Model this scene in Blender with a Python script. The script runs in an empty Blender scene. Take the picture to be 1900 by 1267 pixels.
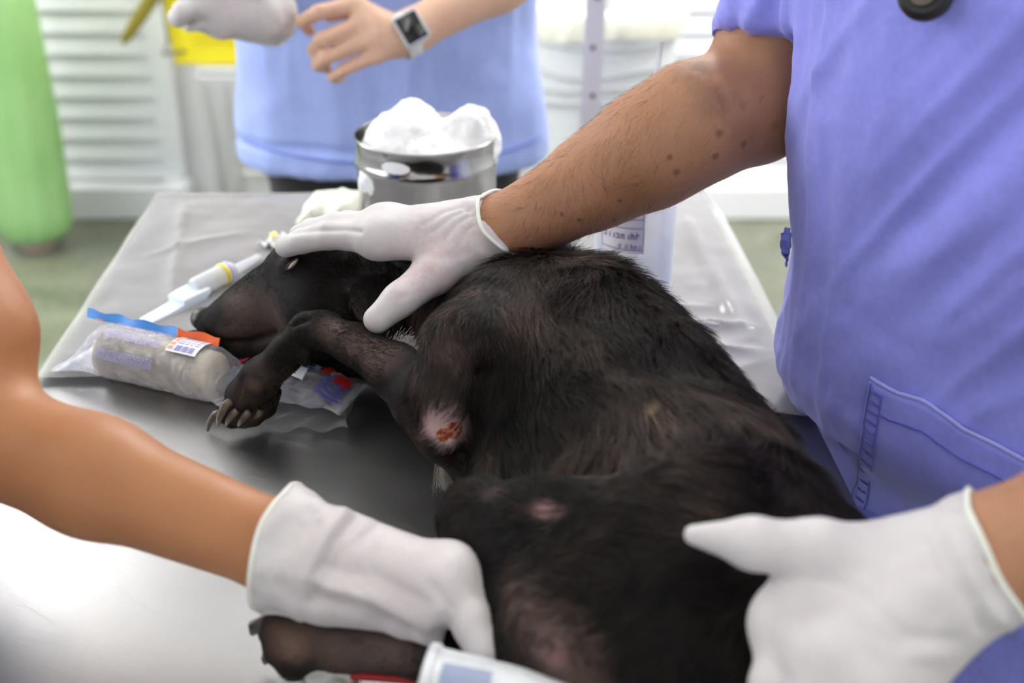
import bpy, math, random
import numpy as np
from mathutils import Vector, Matrix
from mathutils.bvhtree import BVHTree

random.seed(7)
RNG = np.random.default_rng(11)
S = bpy.context.scene
COL = S.collection

# ------------------------------------------------------------------ camera, world, lights, exposure
TZ = 0.90                      # height of the table top
CH = 0.53                      # camera height above the table top
FPX = 2242.0                   # focal length in pixels of a 1900 px wide frame
PITCH = math.radians(27.3)
CAM = np.array([0.0, 0.0, TZ + CH])
cam = bpy.data.cameras.new('camera')
cam_o = bpy.data.objects.new('camera', cam); COL.objects.link(cam_o)
cam.sensor_width = 36.0; cam.lens = FPX * 36.0 / 1900.0
cam.clip_start = 0.05; cam.clip_end = 60
cam_o.location = CAM; cam_o.rotation_euler = (math.pi/2 - PITCH, 0, 0)
cam.dof.use_dof = True; cam.dof.focus_distance = 0.935; cam.dof.aperture_fstop = 4.0
S.camera = cam_o

w = bpy.data.worlds.new('world'); S.world = w; w.use_nodes = True
w.node_tree.nodes['Background'].inputs[0].default_value = (0.93, 0.96, 1.0, 1)
w.node_tree.nodes['Background'].inputs[1].default_value = 0.85

def area(name, loc, rot, sx, sy, power, col=(1, 1, 1)):
    l = bpy.data.lights.new(name, 'AREA'); l.shape = 'RECTANGLE'; l.size = sx; l.size_y = sy
    l.energy = power; l.color = col
    o = bpy.data.objects.new(name, l); COL.objects.link(o); o.location = loc; o.rotation_euler = rot
    return o
FILL_LAMPS = [(-2.25, 2.75), (0.35, 2.75), (1.75, 2.75), (-2.25, 0.1), (0.35, 0.1), (1.75, 0.1)]     # added ceiling lamps, unseen, for soft light: centres
for lx, ly in FILL_LAMPS:
    area('fill_down_light', (lx, ly, 2.375), (0, 0, 0), 0.22, 1.16, 27 if ly > 1 else 1.8, (1.0, 0.985, 0.96))
    area('fill_up_light', (lx, ly, 2.455), (math.pi, 0, 0), 0.22, 1.16, 30 if ly > 1 else 9, (1.0, 0.985, 0.96))
area('window_fill_light', (-2.55, 0.9, 1.75), (0, math.radians(-90), 0), 1.3, 2.0, 20, (0.93, 0.97, 1.0))  # daylight fill from the added left window

S.view_settings.view_transform = 'Standard'; S.view_settings.look = 'None'
S.view_settings.exposure = -0.02; S.view_settings.gamma = 1.0
S.view_settings.use_curve_mapping = False
S.cycles.use_denoising = True
S.cycles.max_bounces = 8; S.cycles.transparent_max_bounces = 16
S.cycles.sample_clamp_indirect = 6.0

# ------------------------------------------------------------------ small helpers
SP, CP = math.sin(PITCH), math.cos(PITCH)
def D(px, py, d):
    """point seen at pixel (px, py) at camera depth d"""
    u, v = (px - 950.0) / FPX, (py - 633.5) / FPX
    return np.array([u*d, d*(CP - v*SP), CAM[2] - d*(SP + v*CP)])
def T(px, py, h):
    """point seen at pixel (px, py) at height h above the table top"""
    v = (py - 633.5) / FPX
    return D(px, py, (CH - h) / (SP + v*CP))
def G(px, py, y):
    """point seen at pixel (px, py) at distance y in front of the camera"""
    v = (py - 633.5) / FPX
    return D(px, py, y / (CP - v*SP))
def nrm(v):
    v = np.asarray(v, float); return v / (np.linalg.norm(v) + 1e-12)

def thing(name, label, cat, loc=(0, 0, 0), group=None):
    o = bpy.data.objects.new(name, None); COL.objects.link(o)
    o.empty_display_size = 0.05; o.location = [float(c) for c in loc]
    o['label'] = label; o['category'] = cat
    if group: o['group'] = group
    return o
def tag(o, label, cat, group=None):
    o['label'] = label; o['category'] = cat
    if group: o['group'] = group
    return o
def link(name, me, mat=None, parent=None, smooth=True):
    o = bpy.data.objects.new(name, me); COL.objects.link(o)
    if mat is not None:
        for m in (mat if isinstance(mat, (list, tuple)) else [mat]): me.materials.append(m)
    if smooth and len(me.polygons):
        me.polygons.foreach_set('use_smooth', np.ones(len(me.polygons), bool))
    if parent is not None:
        o.parent = parent
        o.matrix_parent_inverse = Matrix.Translation(-parent.location) if parent.parent is None else Matrix.Identity(4)
        if parent.parent is not None:
            o.matrix_parent_inverse = parent_world(parent).inverted()
    return o
def parent_world(o):
    m = Matrix.Translation(o.location) @ o.rotation_euler.to_matrix().to_4x4()
    if o.parent is not None: m = parent_world(o.parent) @ o.matrix_parent_inverse @ m
    return m
def mesh(verts, faces):
    me = bpy.data.meshes.new('m')
    me.from_pydata([tuple(map(float, v)) for v in verts], [], [tuple(map(int, f)) for f in faces])
    me.update(); return me

class MB:
    """collects simple shapes into one mesh"""
    def __init__(s): s.v = []; s.f = []; s.flat = True
    def add(s, vs, fs):
        n = len(s.v); s.v += [tuple(map(float, v)) for v in vs]; s.f += [tuple(i + n for i in f) for f in fs]
        return s
    def box(s, c, d, rz=0.0, M=None, bev=0.0):
        c = np.array(c, float); hx, hy, hz = d[0]/2, d[1]/2, d[2]/2
        b = min(bev, hx*.9, hy*.9, hz*.9)
        if b <= 0:
            vs = np.array([(x, y, z) for x in (-hx, hx) for y in (-hy, hy) for z in (-hz, hz)])
            fs = [(0, 1, 3, 2), (4, 6, 7, 5), (0, 4, 5, 1), (2, 3, 7, 6), (0, 2, 6, 4), (1, 5, 7, 3)]
        else:
            bm = __import__('bmesh').new(); bmesh = __import__('bmesh')
            bmesh.ops.create_cube(bm, size=1.0)
            for v in bm.verts: v.co = (v.co.x*d[0], v.co.y*d[1], v.co.z*d[2])
            bmesh.ops.bevel(bm, geom=bm.edges[:], offset=b, segments=2, affect='EDGES', profile=0.5)
            bm.verts.index_update()
            vs = np.array([v.co[:] for v in bm.verts]); fs = [tuple(v.index for v in f.verts) for f in bm.faces]
            bm.free()
        if M is None:
            ca, sa = math.cos(rz), math.sin(rz)
            M = np.array([[ca, -sa, 0], [sa, ca, 0], [0, 0, 1]])
        return s.add(vs @ np.array(M).T + c, fs)
    def tube(s, pts, r, n=12, cap=True, flat=1.0, up=None):
        pts = [np.array(p, float) for p in pts]; m = len(pts)
        rs = r if hasattr(r, '__len__') else [r]*m
        vs = []; prev = None
        for i, p in enumerate(pts):
            t = nrm(pts[min(i+1, m-1)] - pts[max(i-1, 0)])
            if prev is None:
                a = np.array(up, float) if up is not None else (np.array([0, 0, 1.]) if abs(t[2]) < .9 else np.array([1., 0, 0]))
            else: a = prev
            a = nrm(a - t*np.dot(a, t)); b = np.cross(t, a); prev = a
            for k in range(n):
                q = 2*math.pi*k/n
                vs.append(p + rs[i]*(math.cos(q)*a*flat + math.sin(q)*b))
        fs = [(i*n + k, i*n + (k+1) % n, (i+1)*n + (k+1) % n, (i+1)*n + k) for i in range(m-1) for k in range(n)]
        if cap: fs += [tuple(range(n))[::-1], tuple(range((m-1)*n, m*n))]
        return s.add(vs, fs)
    def lathe(s, prof, c=(0, 0, 0), n=48, axis=None, cap=False):
        """prof: list of (radius, height)"""
        vs = []
        c = np.array(c, float)
        z = np.array([0, 0, 1.]) if axis is None else nrm(axis)
        x = nrm(np.cross(z, [0, 1, 0.3])) if axis is not None else np.array([1., 0, 0]); y = np.cross(z, x)
        for r, h in prof:
            for k in range(n):
                q = 2*math.pi*k/n
                vs.append(c + r*(math.cos(q)*x + math.sin(q)*y) + h*z)
        m = len(prof)
        fs = [(i*n + k, i*n + (k+1) % n, (i+1)*n + (k+1) % n, (i+1)*n + k) for i in range(m-1) for k in range(n)]
        if cap: fs += [tuple(range(n))[::-1], tuple(range((m-1)*n, m*n))]
        return s.add(vs, fs)
    def build(s, name, mat, parent=None, smooth=False, sharp=None):
        o = link(name, mesh(s.v, s.f), mat, parent, smooth)
        if sharp is not None and smooth:
            try: o.data.set_sharp_from_angle(angle=math.radians(sharp))
            except Exception: pass
        return o

# value noise on points (N,3)
def _h(i, j, k, seed):
    n = (i*374761393 + j*668265263 + k*2147483647 + seed*1442695041) & 0xffffffff
    n = ((n ^ (n >> 13)) * 1274126177) & 0xffffffff
    return ((n ^ (n >> 16)) & 0xffff) / 65535.0
def vnoise(P, scale, seed=0):
    Q = np.asarray(P, float)*scale; I = np.floor(Q).astype(np.int64); f = Q - I; f = f*f*(3 - 2*f)
    r = 0
    for a in (0, 1):
        for b in (0, 1):
            for c in (0, 1):
                wgt = (f[:, 0] if a else 1-f[:, 0])*(f[:, 1] if b else 1-f[:, 1])*(f[:, 2] if c else 1-f[:, 2])
                r = r + wgt*_h(I[:, 0]+a, I[:, 1]+b, I[:, 2]+c, seed)
    return r*2 - 1
def fbm(P, scale, seed=0, octv=3):
    r = 0; a = 1.0
    for o in range(octv): r = r + a*vnoise(P, scale*2**o, seed + o*17); a *= .5
    return r

# ------------------------------------------------------------------ signed distance fields and surface nets
class Field:
    def __init__(s, lo, hi, h):
        s.lo = np.array(lo, float); s.h = h
        s.n = np.ceil((np.array(hi) - s.lo)/h).astype(int) + 1
        s.F = np.full(tuple(s.n), 0.5, np.float32)
    def _sl(s, lo, hi, m):
        a = np.clip(np.floor((np.array(lo) - m - s.lo)/s.h).astype(int), 0, s.n)
        b = np.clip(np.ceil((np.array(hi) + m - s.lo)/s.h).astype(int) + 1, 0, s.n)
        if np.any(b <= a): return None, None
        g = [np.arange(a[i], b[i], dtype=np.float32)*np.float32(s.h) + np.float32(s.lo[i]) for i in range(3)]
        return (slice(a[0], b[0]), slice(a[1], b[1]), slice(a[2], b[2])), \
               (g[0][:, None, None], g[1][None, :, None], g[2][None, None, :])
    def merge(s, sl, d, k, sub=False):
        F = s.F[sl]; d = d.astype(np.float32)
        if sub:
            d = -d; hh = np.maximum(k - np.abs(F - d), 0)/max(k, 1e-6)
            s.F[sl] = np.maximum(F, d) + hh*hh*k*.25
        else:
            hh = np.maximum(k - np.abs(F - d), 0)/max(k, 1e-6)
            s.F[sl] = np.minimum(F, d) - hh*hh*k*.25
    def cone(s, a, b, ra, rb, k=.01, n=None, flat=1.0, sub=False):
        a = np.array(a, float); b = np.array(b, float); R = max(ra, rb)*max(1, flat)
        sl, g = s._sl(np.minimum(a, b) - R, np.maximum(a, b) + R, k + 3*s.h)
        if sl is None: return
        x, y, z = g; ab = b - a; L = max(float(ab @ ab), 1e-10)
        t = np.clip(((x-a[0])*ab[0] + (y-a[1])*ab[1] + (z-a[2])*ab[2])/L, 0, 1)
        dx = x - a[0] - t*ab[0]; dy = y - a[1] - t*ab[1]; dz = z - a[2] - t*ab[2]
        q = dx*dx + dy*dy + dz*dz
        if n is not None:
            n = nrm(n); pn = dx*n[0] + dy*n[1] + dz*n[2]
            q = q + pn*pn*(1/flat**2 - 1)
            d = (np.sqrt(np.maximum(q, 0)) - (ra + (rb - ra)*t))*min(1, (1+flat)/2)
        else: d = np.sqrt(q) - (ra + (rb - ra)*t)
        s.merge(sl, d, k, sub)
    def chain(s, pts, k=.008, n=None, flat=1.0, first_k=None):
        for i in range(len(pts)-1):
            (a, ra), (b, rb) = pts[i], pts[i+1]
            s.cone(a, b, ra, rb, first_k if (i == 0 and first_k) else k, n, flat)
    def ell(s, c, r, k=.01, R=None, sub=False):
        c = np.array(c, float); r = np.array(r, float); m = max(r)
        sl, g = s._sl(c - m, c + m, k + 3*s.h)
        if sl is None: return
        x, y, z = g[0]-c[0], g[1]-c[1], g[2]-c[2]
        if R is not None:
            R = np.array(R, float)
            u = [x*R[i, 0] + y*R[i, 1] + z*R[i, 2] for i in range(3)]
        else: u = [x, y, z]
        k0 = np.sqrt((u[0]/r[0])**2 + (u[1]/r[1])**2 + (u[2]/r[2])**2)
        k1 = np.sqrt((u[0]/r[0]**2)**2 + (u[1]/r[1]**2)**2 + (u[2]/r[2]**2)**2)
        s.merge(sl, k0*(k0 - 1)/np.maximum(k1, 1e-6), k, sub)
    def loft(s, rings, k=.02, p=2.3, lo=None, hi=None, sub=False, grow=0.0):
        """rings: (z, cx, cy, a, b, angle) elliptic sections, a along the angle"""
        R = np.array(rings, float)
        m = R[:, 3:5].max()
        L = np.array([R[:, 1].min()-m, R[:, 2].min()-m, R[0, 0]]); H = np.array([R[:, 1].max()+m, R[:, 2].max()+m, R[-1, 0]])
        sl, g = s._sl(L, H, k + 3*s.h)
        if sl is None: return
        x, y, z = g; zz = z.ravel()
        f = lambda i: np.interp(zz, R[:, 0], R[:, i])[None, None, :].astype(np.float32)
        cx, cy, a, b, an = f(1), f(2), f(3) + grow, f(4) + grow, f(5)
        ca, sa = np.cos(an), np.sin(an)
        u = (x-cx)*ca + (y-cy)*sa; v = -(x-cx)*sa + (y-cy)*ca
        q = (np.abs(u/a)**p + np.abs(v/b)**p)**(1/p)
        d = (q - 1)*np.minimum(a, b)
        d = np.maximum(d, np.maximum(R[0, 0]-z, z-R[-1, 0]))
        s.merge(sl, d, k, sub)
    def cut(s, point, normal, k=.002):
        """remove the side the normal points to"""
        n = nrm(normal)
        x, y, z = [np.arange(s.n[i], dtype=np.float32)*np.float32(s.h) + np.float32(s.lo[i]) for i in range(3)]
        d = (x - point[0])[:, None, None]*n[0] + (y - point[1])[None, :, None]*n[1] + (z - point[2])[None, None, :]*n[2]
        s.F = np.maximum(s.F, d.astype(np.float32))
    def verts(s, smooth=1):
        F = s.F.copy()
        for ax in range(3):                       # close the border
            sl = [slice(None)]*3
            sl[ax] = 0; F[tuple(sl)] = np.maximum(F[tuple(sl)], 1e-4)
            sl[ax] = -1; F[tuple(sl)] = np.maximum(F[tuple(sl)], 1e-4)
        I = F < 0
        c = np.zeros(tuple(s.n - 1), np.int8)
        for a in (0, 1):
            for b in (0, 1):
                for e in (0, 1):
                    c += I[a:s.n[0]-1+a, b:s.n[1]-1+b, e:s.n[2]-1+e]
        act = np.argwhere((c > 0) & (c < 8))
        ids = np.full(tuple(s.n - 1), -1, np.int64); ids[act[:, 0], act[:, 1], act[:, 2]] = np.arange(len(act))
        P = np.zeros((len(act), 3)); W = np.zeros(len(act))
        cor = {}
        for a in (0, 1):
            for b in (0, 1):
                for e in (0, 1): cor[a, b, e] = F[act[:, 0]+a, act[:, 1]+b, act[:, 2]+e].astype(float)
        for A in cor:
            for ax in range(3):
                if A[ax] == 0:
                    B = list(A); B[ax] = 1; B = tuple(B)
                    fa, fb = cor[A], cor[B]; m = (fa < 0) != (fb < 0)
                    t = np.where(m, fa/np.where(m, fa - fb, 1), 0)
                    for i in range(3):
                        P[:, i] += np.where(m, A[i] + (t if i == ax else 0), 0)
                    W += m
        V = (P/W[:, None] + act)*s.h + s.lo
        Q = []
        for ax in range(3):
            o1, o2 = (ax+1) % 3, (ax+2) % 3
            s0 = [slice(None)]*3; s1 = [slice(None)]*3
            s0[ax] = slice(0, -1); s1[ax] = slice(1, None)
            a, b = I[tuple(s0)], I[tuple(s1)]
            e = np.argwhere(a != b)
            e = e[(e[:, o1] > 0) & (e[:, o2] > 0) & (e[:, o1] < s.n[o1]-1) & (e[:, o2] < s.n[o2]-1)]
            ins = a[e[:, 0], e[:, 1], e[:, 2]]
            q = []
            for d1, d2 in ((1, 1), (0, 1), (0, 0), (1, 0)):
                f = e.copy(); f[:, o1] -= d1; f[:, o2] -= d2
                q.append(ids[f[:, 0], f[:, 1], f[:, 2]])
            q = np.stack(q, 1)
            q[~ins] = q[~ins][:, ::-1]
            Q.append(q)
        Q = np.concatenate(Q); Q = Q[(Q >= 0).all(1)]
        for _ in range(smooth): V = relax(V, Q, .5)
        return V, Q
def relax(V, Q, lam=.5):
    n = len(V); acc = np.zeros_like(V); cnt = np.zeros(n)
    for i in range(4):
        a, b = Q[:, i], Q[:, (i+1) % 4]
        for j in range(3):
            acc[:, j] += np.bincount(a, V[b, j], n) + np.bincount(b, V[a, j], n)
        cnt += np.bincount(a, minlength=n) + np.bincount(b, minlength=n)
    return V + lam*(acc/np.maximum(cnt, 1)[:, None] - V)
def vnormals(V, Q):
    n = np.cross(V[Q[:, 2]] - V[Q[:, 0]], V[Q[:, 3]] - V[Q[:, 1]])
    N = np.zeros_like(V)
    for i in range(4):
        for j in range(3): N[:, j] += np.bincount(Q[:, i], n[:, j], len(V))
    return N/(np.linalg.norm(N, axis=1)[:, None] + 1e-12)
def np_mesh(V, Q, col=None, attr='tone'):
    me = bpy.data.meshes.new('m')
    me.vertices.add(len(V)); me.vertices.foreach_set('co', np.asarray(V, np.float32).ravel())
    me.loops.add(Q.size); me.loops.foreach_set('vertex_index', Q.astype(np.int32).ravel())
    me.polygons.add(len(Q)); me.polygons.foreach_set('loop_start', np.arange(len(Q), dtype=np.int32)*Q.shape[1])
    me.update(calc_edges=True)
    if col is not None:
        a = me.attributes.new(attr, 'FLOAT_COLOR', 'POINT')
        c = np.ones((len(V), 4), np.float32); c[:, :3] = col; a.data.foreach_set('color', c.ravel())
    return me
def bvh_of(V, Q):
    return BVHTree.FromPolygons([tuple(v) for v in V], [tuple(int(i) for i in q) for q in Q])
def cast(bvh, px, py):
    d = D(px, py, 1.0) - CAM
    hit = bvh.ray_cast(Vector(CAM), Vector(d))
    if hit[0] is None: return None, None
    n = np.array(hit[1])
    if n @ d > 0: n = -n
    return np.array(hit[0]), n

# ------------------------------------------------------------------ materials
def lin(c):
    return tuple((x/12.92 if x <= .04045 else ((x+.055)/1.055)**2.4) for x in [v/255 for v in c])
class MT:
    def __init__(s, name):
        s.m = bpy.data.materials.new(name); s.m.use_nodes = True
        s.t = s.m.node_tree; s.N = s.t.nodes; s.b = s.N['Principled BSDF']; s.out = s.N['Material Output']
    def n(s, kind, **kw):
        x = s.N.new('ShaderNode' + kind)
        for k, v in kw.items(): setattr(x, k, v)
        return x
    def l(s, a, b): s.t.links.new(a, b)
    def set(s, **kw):
        for k, v in kw.items():
            i = s.b.inputs[k.replace('_', ' ')]
            i.default_value = (*v, 1) if isinstance(v, tuple) and len(v) == 3 and i.type == 'RGBA' else v
        return s
    def coord(s, kind='Object', scale=(1, 1, 1), rot=(0, 0, 0)):
        c = s.n('TexCoord'); v = c.outputs[kind]
        if any(rot):
            mr = s.n('Mapping'); mr.inputs['Rotation'].default_value = rot; s.l(v, mr.inputs['Vector']); v = mr.outputs[0]
        mp = s.n('Mapping'); mp.inputs['Scale'].default_value = scale
        s.l(v, mp.inputs['Vector']); return mp.outputs[0]
    def noise(s, scale, detail=3, vec=None, rough=.5, dist=0):
        x = s.n('TexNoise'); x.inputs['Scale'].default_value = scale; x.inputs['Detail'].default_value = detail
        x.inputs['Roughness'].default_value = rough; x.inputs['Distortion'].default_value = dist
        s.l(vec if vec is not None else s.coord(), x.inputs['Vector']); return x.outputs['Fac']
    def ramp(s, fac, stops):
        r = s.n('ValToRGB'); e = r.color_ramp.elements
        while len(e) < len(stops): e.new(.5)
        for i, (p, c) in enumerate(stops): e[i].position = p; e[i].color = (*c, 1) if len(c) == 3 else c
        s.l(fac, r.inputs[0]); return r.outputs[0]
    def mix(s, fac, a, b):
        x = s.n('Mix', data_type='RGBA')
        if isinstance(fac, (int, float)): x.inputs[0].default_value = fac
        else: s.l(fac, x.inputs[0])
        for v, i in ((a, 6), (b, 7)):
            if isinstance(v, tuple): x.inputs[i].default_value = (*v[:3], 1)
            else: s.l(v, x.inputs[i])
        return x.outputs[2]
    def math(s, op, a, b=0.0, c=None, clamp=False):
        x = s.n('Math', operation=op); x.use_clamp = clamp
        for v, i in ((a, 0), (b, 1), (c, 2)):
            if v is None: continue
            if isinstance(v, (int, float)): x.inputs[i].default_value = v
            else: s.l(v, x.inputs[i])
        return x.outputs[0]
    def bump(s, fac, strength=.3, dist=.002, chain=None):
        x = s.n('Bump'); x.inputs['Strength'].default_value = strength; x.inputs['Distance'].default_value = dist
        s.l(fac, x.inputs['Height'])
        if chain is not None: s.l(chain, x.inputs['Normal'])
        s.l(x.outputs[0], s.b.inputs['Normal']); return x.outputs[0]
    def col(s, sock): s.l(sock, s.b.inputs['Base Color']); return s
    def near(s, p, r0, r1, warp=0.0, wscale=60):
        """1 inside r0 of world point p, 0 beyond r1, with a ragged edge"""
        g = s.n('NewGeometry'); vm = s.n('VectorMath', operation='DISTANCE'); vm.inputs[1].default_value = [float(c) for c in p]
        s.l(g.outputs['Position'], vm.inputs[0]); d = vm.outputs['Value']
        if warp:
            nz = s.n('TexNoise'); nz.inputs['Scale'].default_value = wscale; nz.inputs['Detail'].default_value = 4
            s.l(g.outputs['Position'], nz.inputs['Vector'])
            d = s.math('ADD', d, s.math('MULTIPLY', s.math('SUBTRACT', nz.outputs['Fac'], .5), warp*2))
        mr = s.n('MapRange'); mr.inputs['From Min'].default_value = r0; mr.inputs['From Max'].default_value = r1
        mr.inputs['To Min'].default_value = 1; mr.inputs['To Max'].default_value = 0
        s.l(d, mr.inputs['Value']); return mr.outputs[0]
def simple(name, rgb, rough=.5, metal=0.0, var=.06, nscale=8, bump=0.0, bscale=200, **kw):
    M = MT(name); c = lin(rgb)
    M.set(Roughness=rough, Metallic=metal, **kw)
    f = M.noise(nscale, 4)
    a = tuple(min(1, x*(1-var)) for x in c); b = tuple(min(1, x*(1+var)) for x in c)
    M.col(M.ramp(f, [(.3, a), (.7, b)]))
    if bump: M.bump(M.noise(bscale, 3), bump, .0006)
    return M.m
def clear(name, tint=(1, 1, 1), haze=0.15, hazecol=(.9, .9, .93), rough=.08, ior=1.45, bump=0, bscale=40, bdist=.003):
    """thin clear plastic: see-through, with a Fresnel gloss and a little milky haze"""
    M = MT(name); t = M.n('BsdfTransparent'); t.inputs[0].default_value = (*tint, 1)
    M.set(Base_Color=hazecol, Roughness=rough, IOR=ior)
    fr = M.n('Fresnel'); fr.inputs['IOR'].default_value = ior
    f = M.math('ADD', M.math('MULTIPLY', fr.outputs[0], .9), haze, clamp=True)
    if bump:
        nn = M.bump(M.noise(bscale, 3, dist=.6), bump, bdist); M.l(nn, fr.inputs['Normal'])
    mx = M.n('MixShader'); M.l(f, mx.inputs[0]); M.l(t.outputs[0], mx.inputs[1]); M.l(M.b.outputs[0], mx.inputs[2])
    M.l(mx.outputs[0], M.out.inputs['Surface'])
    return M.m

# ------------------------------------------------------------------ the room
def struct(o, label=None):
    o['kind'] = 'structure'
    if label: o['label'] = label
    return o
YB = 3.72                                    # inner face of the back wall
XL, XR, YF, ZC = -2.7, 2.5, -1.9, 2.8
m_wall = simple('wall paint', (214, 215, 217), .6, var=.02)
m_ceil = simple('ceiling paint', (238, 238, 236), .7, var=.01)
def floor_mat():
    M = MT('dark green granite'); M.set(Roughness=.32)
    c = M.coord('Object')
    a = M.ramp(M.noise(5, 6, c, .6, .8), [(.3, lin((84, 88, 72))), (.5, lin((112, 116, 98))), (.75, lin((146, 148, 128)))])
    b = M.ramp(M.noise(70, 2, c), [(.35, lin((70, 76, 62))), (.65, lin((152, 154, 136)))])
    M.col(M.mix(.3, a, b)); return M.m
m_floor = floor_mat()
fl = thing('floor', 'mottled grey green stone floor', 'floor'); del fl['category']; struct(fl)
b = MB(); b.box(((XL+XR)/2, (YF+YB)/2, -.055), (XR-XL+.3, YB-YF+.3, .10)); b.build('screed', simple('tile joint', (86, 88, 78), .7), fl)
NT = 8; tw = .78
tile = None
for i in range(7):
    for j in range(8):
        x0, y0 = XL + i*tw, YF + j*tw
        x1, y1 = min(x0 + tw, XR), min(y0 + tw, YB)
        if x1 - x0 < .02 or y1 - y0 < .02: continue
        b = MB(); b.box(((x0+x1)/2, (y0+y1)/2, -.006), (x1-x0-.004, y1-y0-.004, .012)); b.build('tile', m_floor, fl)
b = MB(); b.box(((XL+XR)/2, YB+.06, ZC/2), (XR-XL+.24, .12, ZC)); struct(b.build('wall_back', m_wall))
b = MB()
for a in ((YF, -.15), (1.95, YB)): b.box((XL-.06, sum(a)/2, ZC/2), (.12, a[1]-a[0], ZC))
b.box((XL-.06, .9, .5), (.12, 2.1, 1.0)); b.box((XL-.06, .9, 2.65), (.12, 2.1, .3)); struct(b.build('wall_left', m_wall))
b = MB(); b.box((XR+.06, (YF+YB)/2, ZC/2), (.12, YB-YF, ZC)); struct(b.build('wall_right', m_wall))
b = MB(); b.box(((XL+XR)/2, (YF+YB)/2, ZC+.05), (XR-XL+.24, YB-YF+.24, .10)); struct(b.build('ceiling', m_ceil))
# added window, out of view: frame, mullions, pane glowing as daylight fill
wn = thing('added_window_1', 'added white framed window in the left wall', 'window'); del wn['category']; struct(wn)
m_white = simple('white enamel', (236, 236, 240), .35, var=.015)
b = MB()
for y in (-.11, .9, 1.91): b.box((XL-.03, y, 1.75), (.07, .07, 1.5))
for z in (1.03, 2.47): b.box((XL-.03, .9, z), (.07, 2.1, .07))
b.build('frame', m_white, wn)
mp = MT('daylight fill pane'); mp.set(Base_Color=(.8, .85, .9), Emission_Color=(.9, .95, 1.0), Emission_Strength=2.6)
for y in (.395, 1.405):
    b = MB(); b.box((XL-.05, y, 1.75), (.01, .95, 1.38)); b.build('pane', mp.m, wn)
# added ceiling lamps, out of view, hung low to light the ceiling softly
m_glow = MT('lamp diffuser'); m_glow.set(Base_Color=(.9, .9, .9), Emission_Color=(1, .985, .96), Emission_Strength=3.0)
for i, (lx, ly) in enumerate(FILL_LAMPS):
    t = thing('added_ceiling_light', ['back left', 'back middle', 'back right', 'front left', 'front middle', 'front right'][i] + ' added suspended fill light', 'light', (lx, ly, 2.42), 'added suspended fill lights')
    b = MB()
    for dx in (-.125, .125): b.box((lx+dx, ly, 2.415), (.015, 1.22, .07))
    for dy in (-.6, .6): b.box((lx, ly+dy, 2.415), (.235, .02, .07))
    b.box((lx, ly, 2.44), (.235, 1.18, .01)); b.build('frame', m_white, t)
    b = MB(); b.box((lx, ly, 2.388), (.23, 1.17, .01)); b.build('diffuser', m_glow.m, t)
    for dy in (-.5, .5):
        b = MB(); b.tube([(lx, ly+dy, 2.445), (lx, ly+dy, ZC)], .004, 8); b.build('cord', m_white, t)

# louvred doors in the back wall
m_louvre = simple('louvre enamel', (236, 237, 243), .38, var=.012)
def louvre(name, x0, x1, label):
    t = thing(name, label, 'door', ((x0+x1)/2, YB-.03, 0)); del t['category']; struct(t)
    b = MB()
    b.box((x0+.03, YB-.03, 1.07), (.06, .05, 2.14)); b.box((x1-.03, YB-.03, 1.07), (.06, .05, 2.14))
    b.box(((x0+x1)/2, YB-.03, 2.11), (x1-x0, .05, .08)); b.build('stile', m_louvre, t)
    b = MB(); b.box(((x0+x1)/2, YB-.055, .055), (x1-x0+.03, .10, .105), bev=.006); b.build('bottom_rail', m_white, t)
    a = math.radians(-14)
    M = np.array([[1, 0, 0], [0, math.cos(a), -math.sin(a)], [0, math.sin(a), math.cos(a)]])
    p = .0665; me = None
    for k in range(29):
        b = MB(); b.box(((x0+x1)/2, YB-.026, .15 + k*p), (x1-x0-.12, .007, .074), M=M, bev=.002)
        b.build('slat', m_louvre, t)
louvre('door_1', -2.05, -1.05, 'white louvred door behind the green cylinder')
louvre('door_2', .40, 1.45, 'white louvred door behind the bin and the upright post')

# ------------------------------------------------------------------ the steel table and the plastic sheet on it
def steel_mat():
    M = MT('scratched stainless steel'); M.set(Metallic=1.0)
    M.col(M.ramp(M.noise(6, 5), [(.3, (.43, .425, .43)), (.7, (.53, .52, .525))]))
    h = None
    for i, (rz, sx) in enumerate(((.62, 10), (.45, 14), (-.55, 12))):
        v = M.coord('Object', (sx, 620, 1), (0, 0, rz))
        f = M.ramp(M.noise(1.0, 2, v, .5, .25), [(.64, (0, 0, 0)), (.78, (1, 1, 1))])
        h = f if h is None else M.math('ADD', h, f)
    fine = M.noise(1.0, 2, M.coord('Object', (30, 900, 1), (0, 0, .45)))
    M.l(M.math('ADD', M.math('MULTIPLY', h, .07), M.math('MULTIPLY', M.noise(9, 4), .16), None), M.b.inputs['Roughness'])
    rr = M.math('ADD', M.math('ADD', M.math('MULTIPLY', h, .08), .31), M.math('MULTIPLY', M.noise(11, 5), .17))
    M.l(rr, M.b.inputs['Roughness'])
    M.bump(M.math('ADD', M.math('MULTIPLY', h, .5), M.math('MULTIPLY', fine, .6)), .20, .0006)
    return M.m
m_steel = steel_mat()
TC = (-.08, .80, TZ); TYAW = math.radians(1.8); TL, TW = 1.25, .683
def tl(x, y, z=0):                            # table frame -> world
    c, s = math.cos(TYAW), math.sin(TYAW)
    return np.array([TC[0] + x*c - y*s, TC[1] + x*s + y*c, TZ + z])
tb = thing('examination_table', 'stainless steel examination table under the dog', 'table', (TC[0], TC[1], 0))
RT = [[math.cos(TYAW), -math.sin(TYAW), 0], [math.sin(TYAW), math.cos(TYAW), 0], [0, 0, 1]]
b = MB(); b.box(tl(0, 0, -.02), (TW, TL, .04), M=RT, bev=.005); b.build('tabletop', m_steel, tb, True, 40)
m_tube = simple('steel tube', (150, 150, 155), .3, 1.0)
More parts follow.
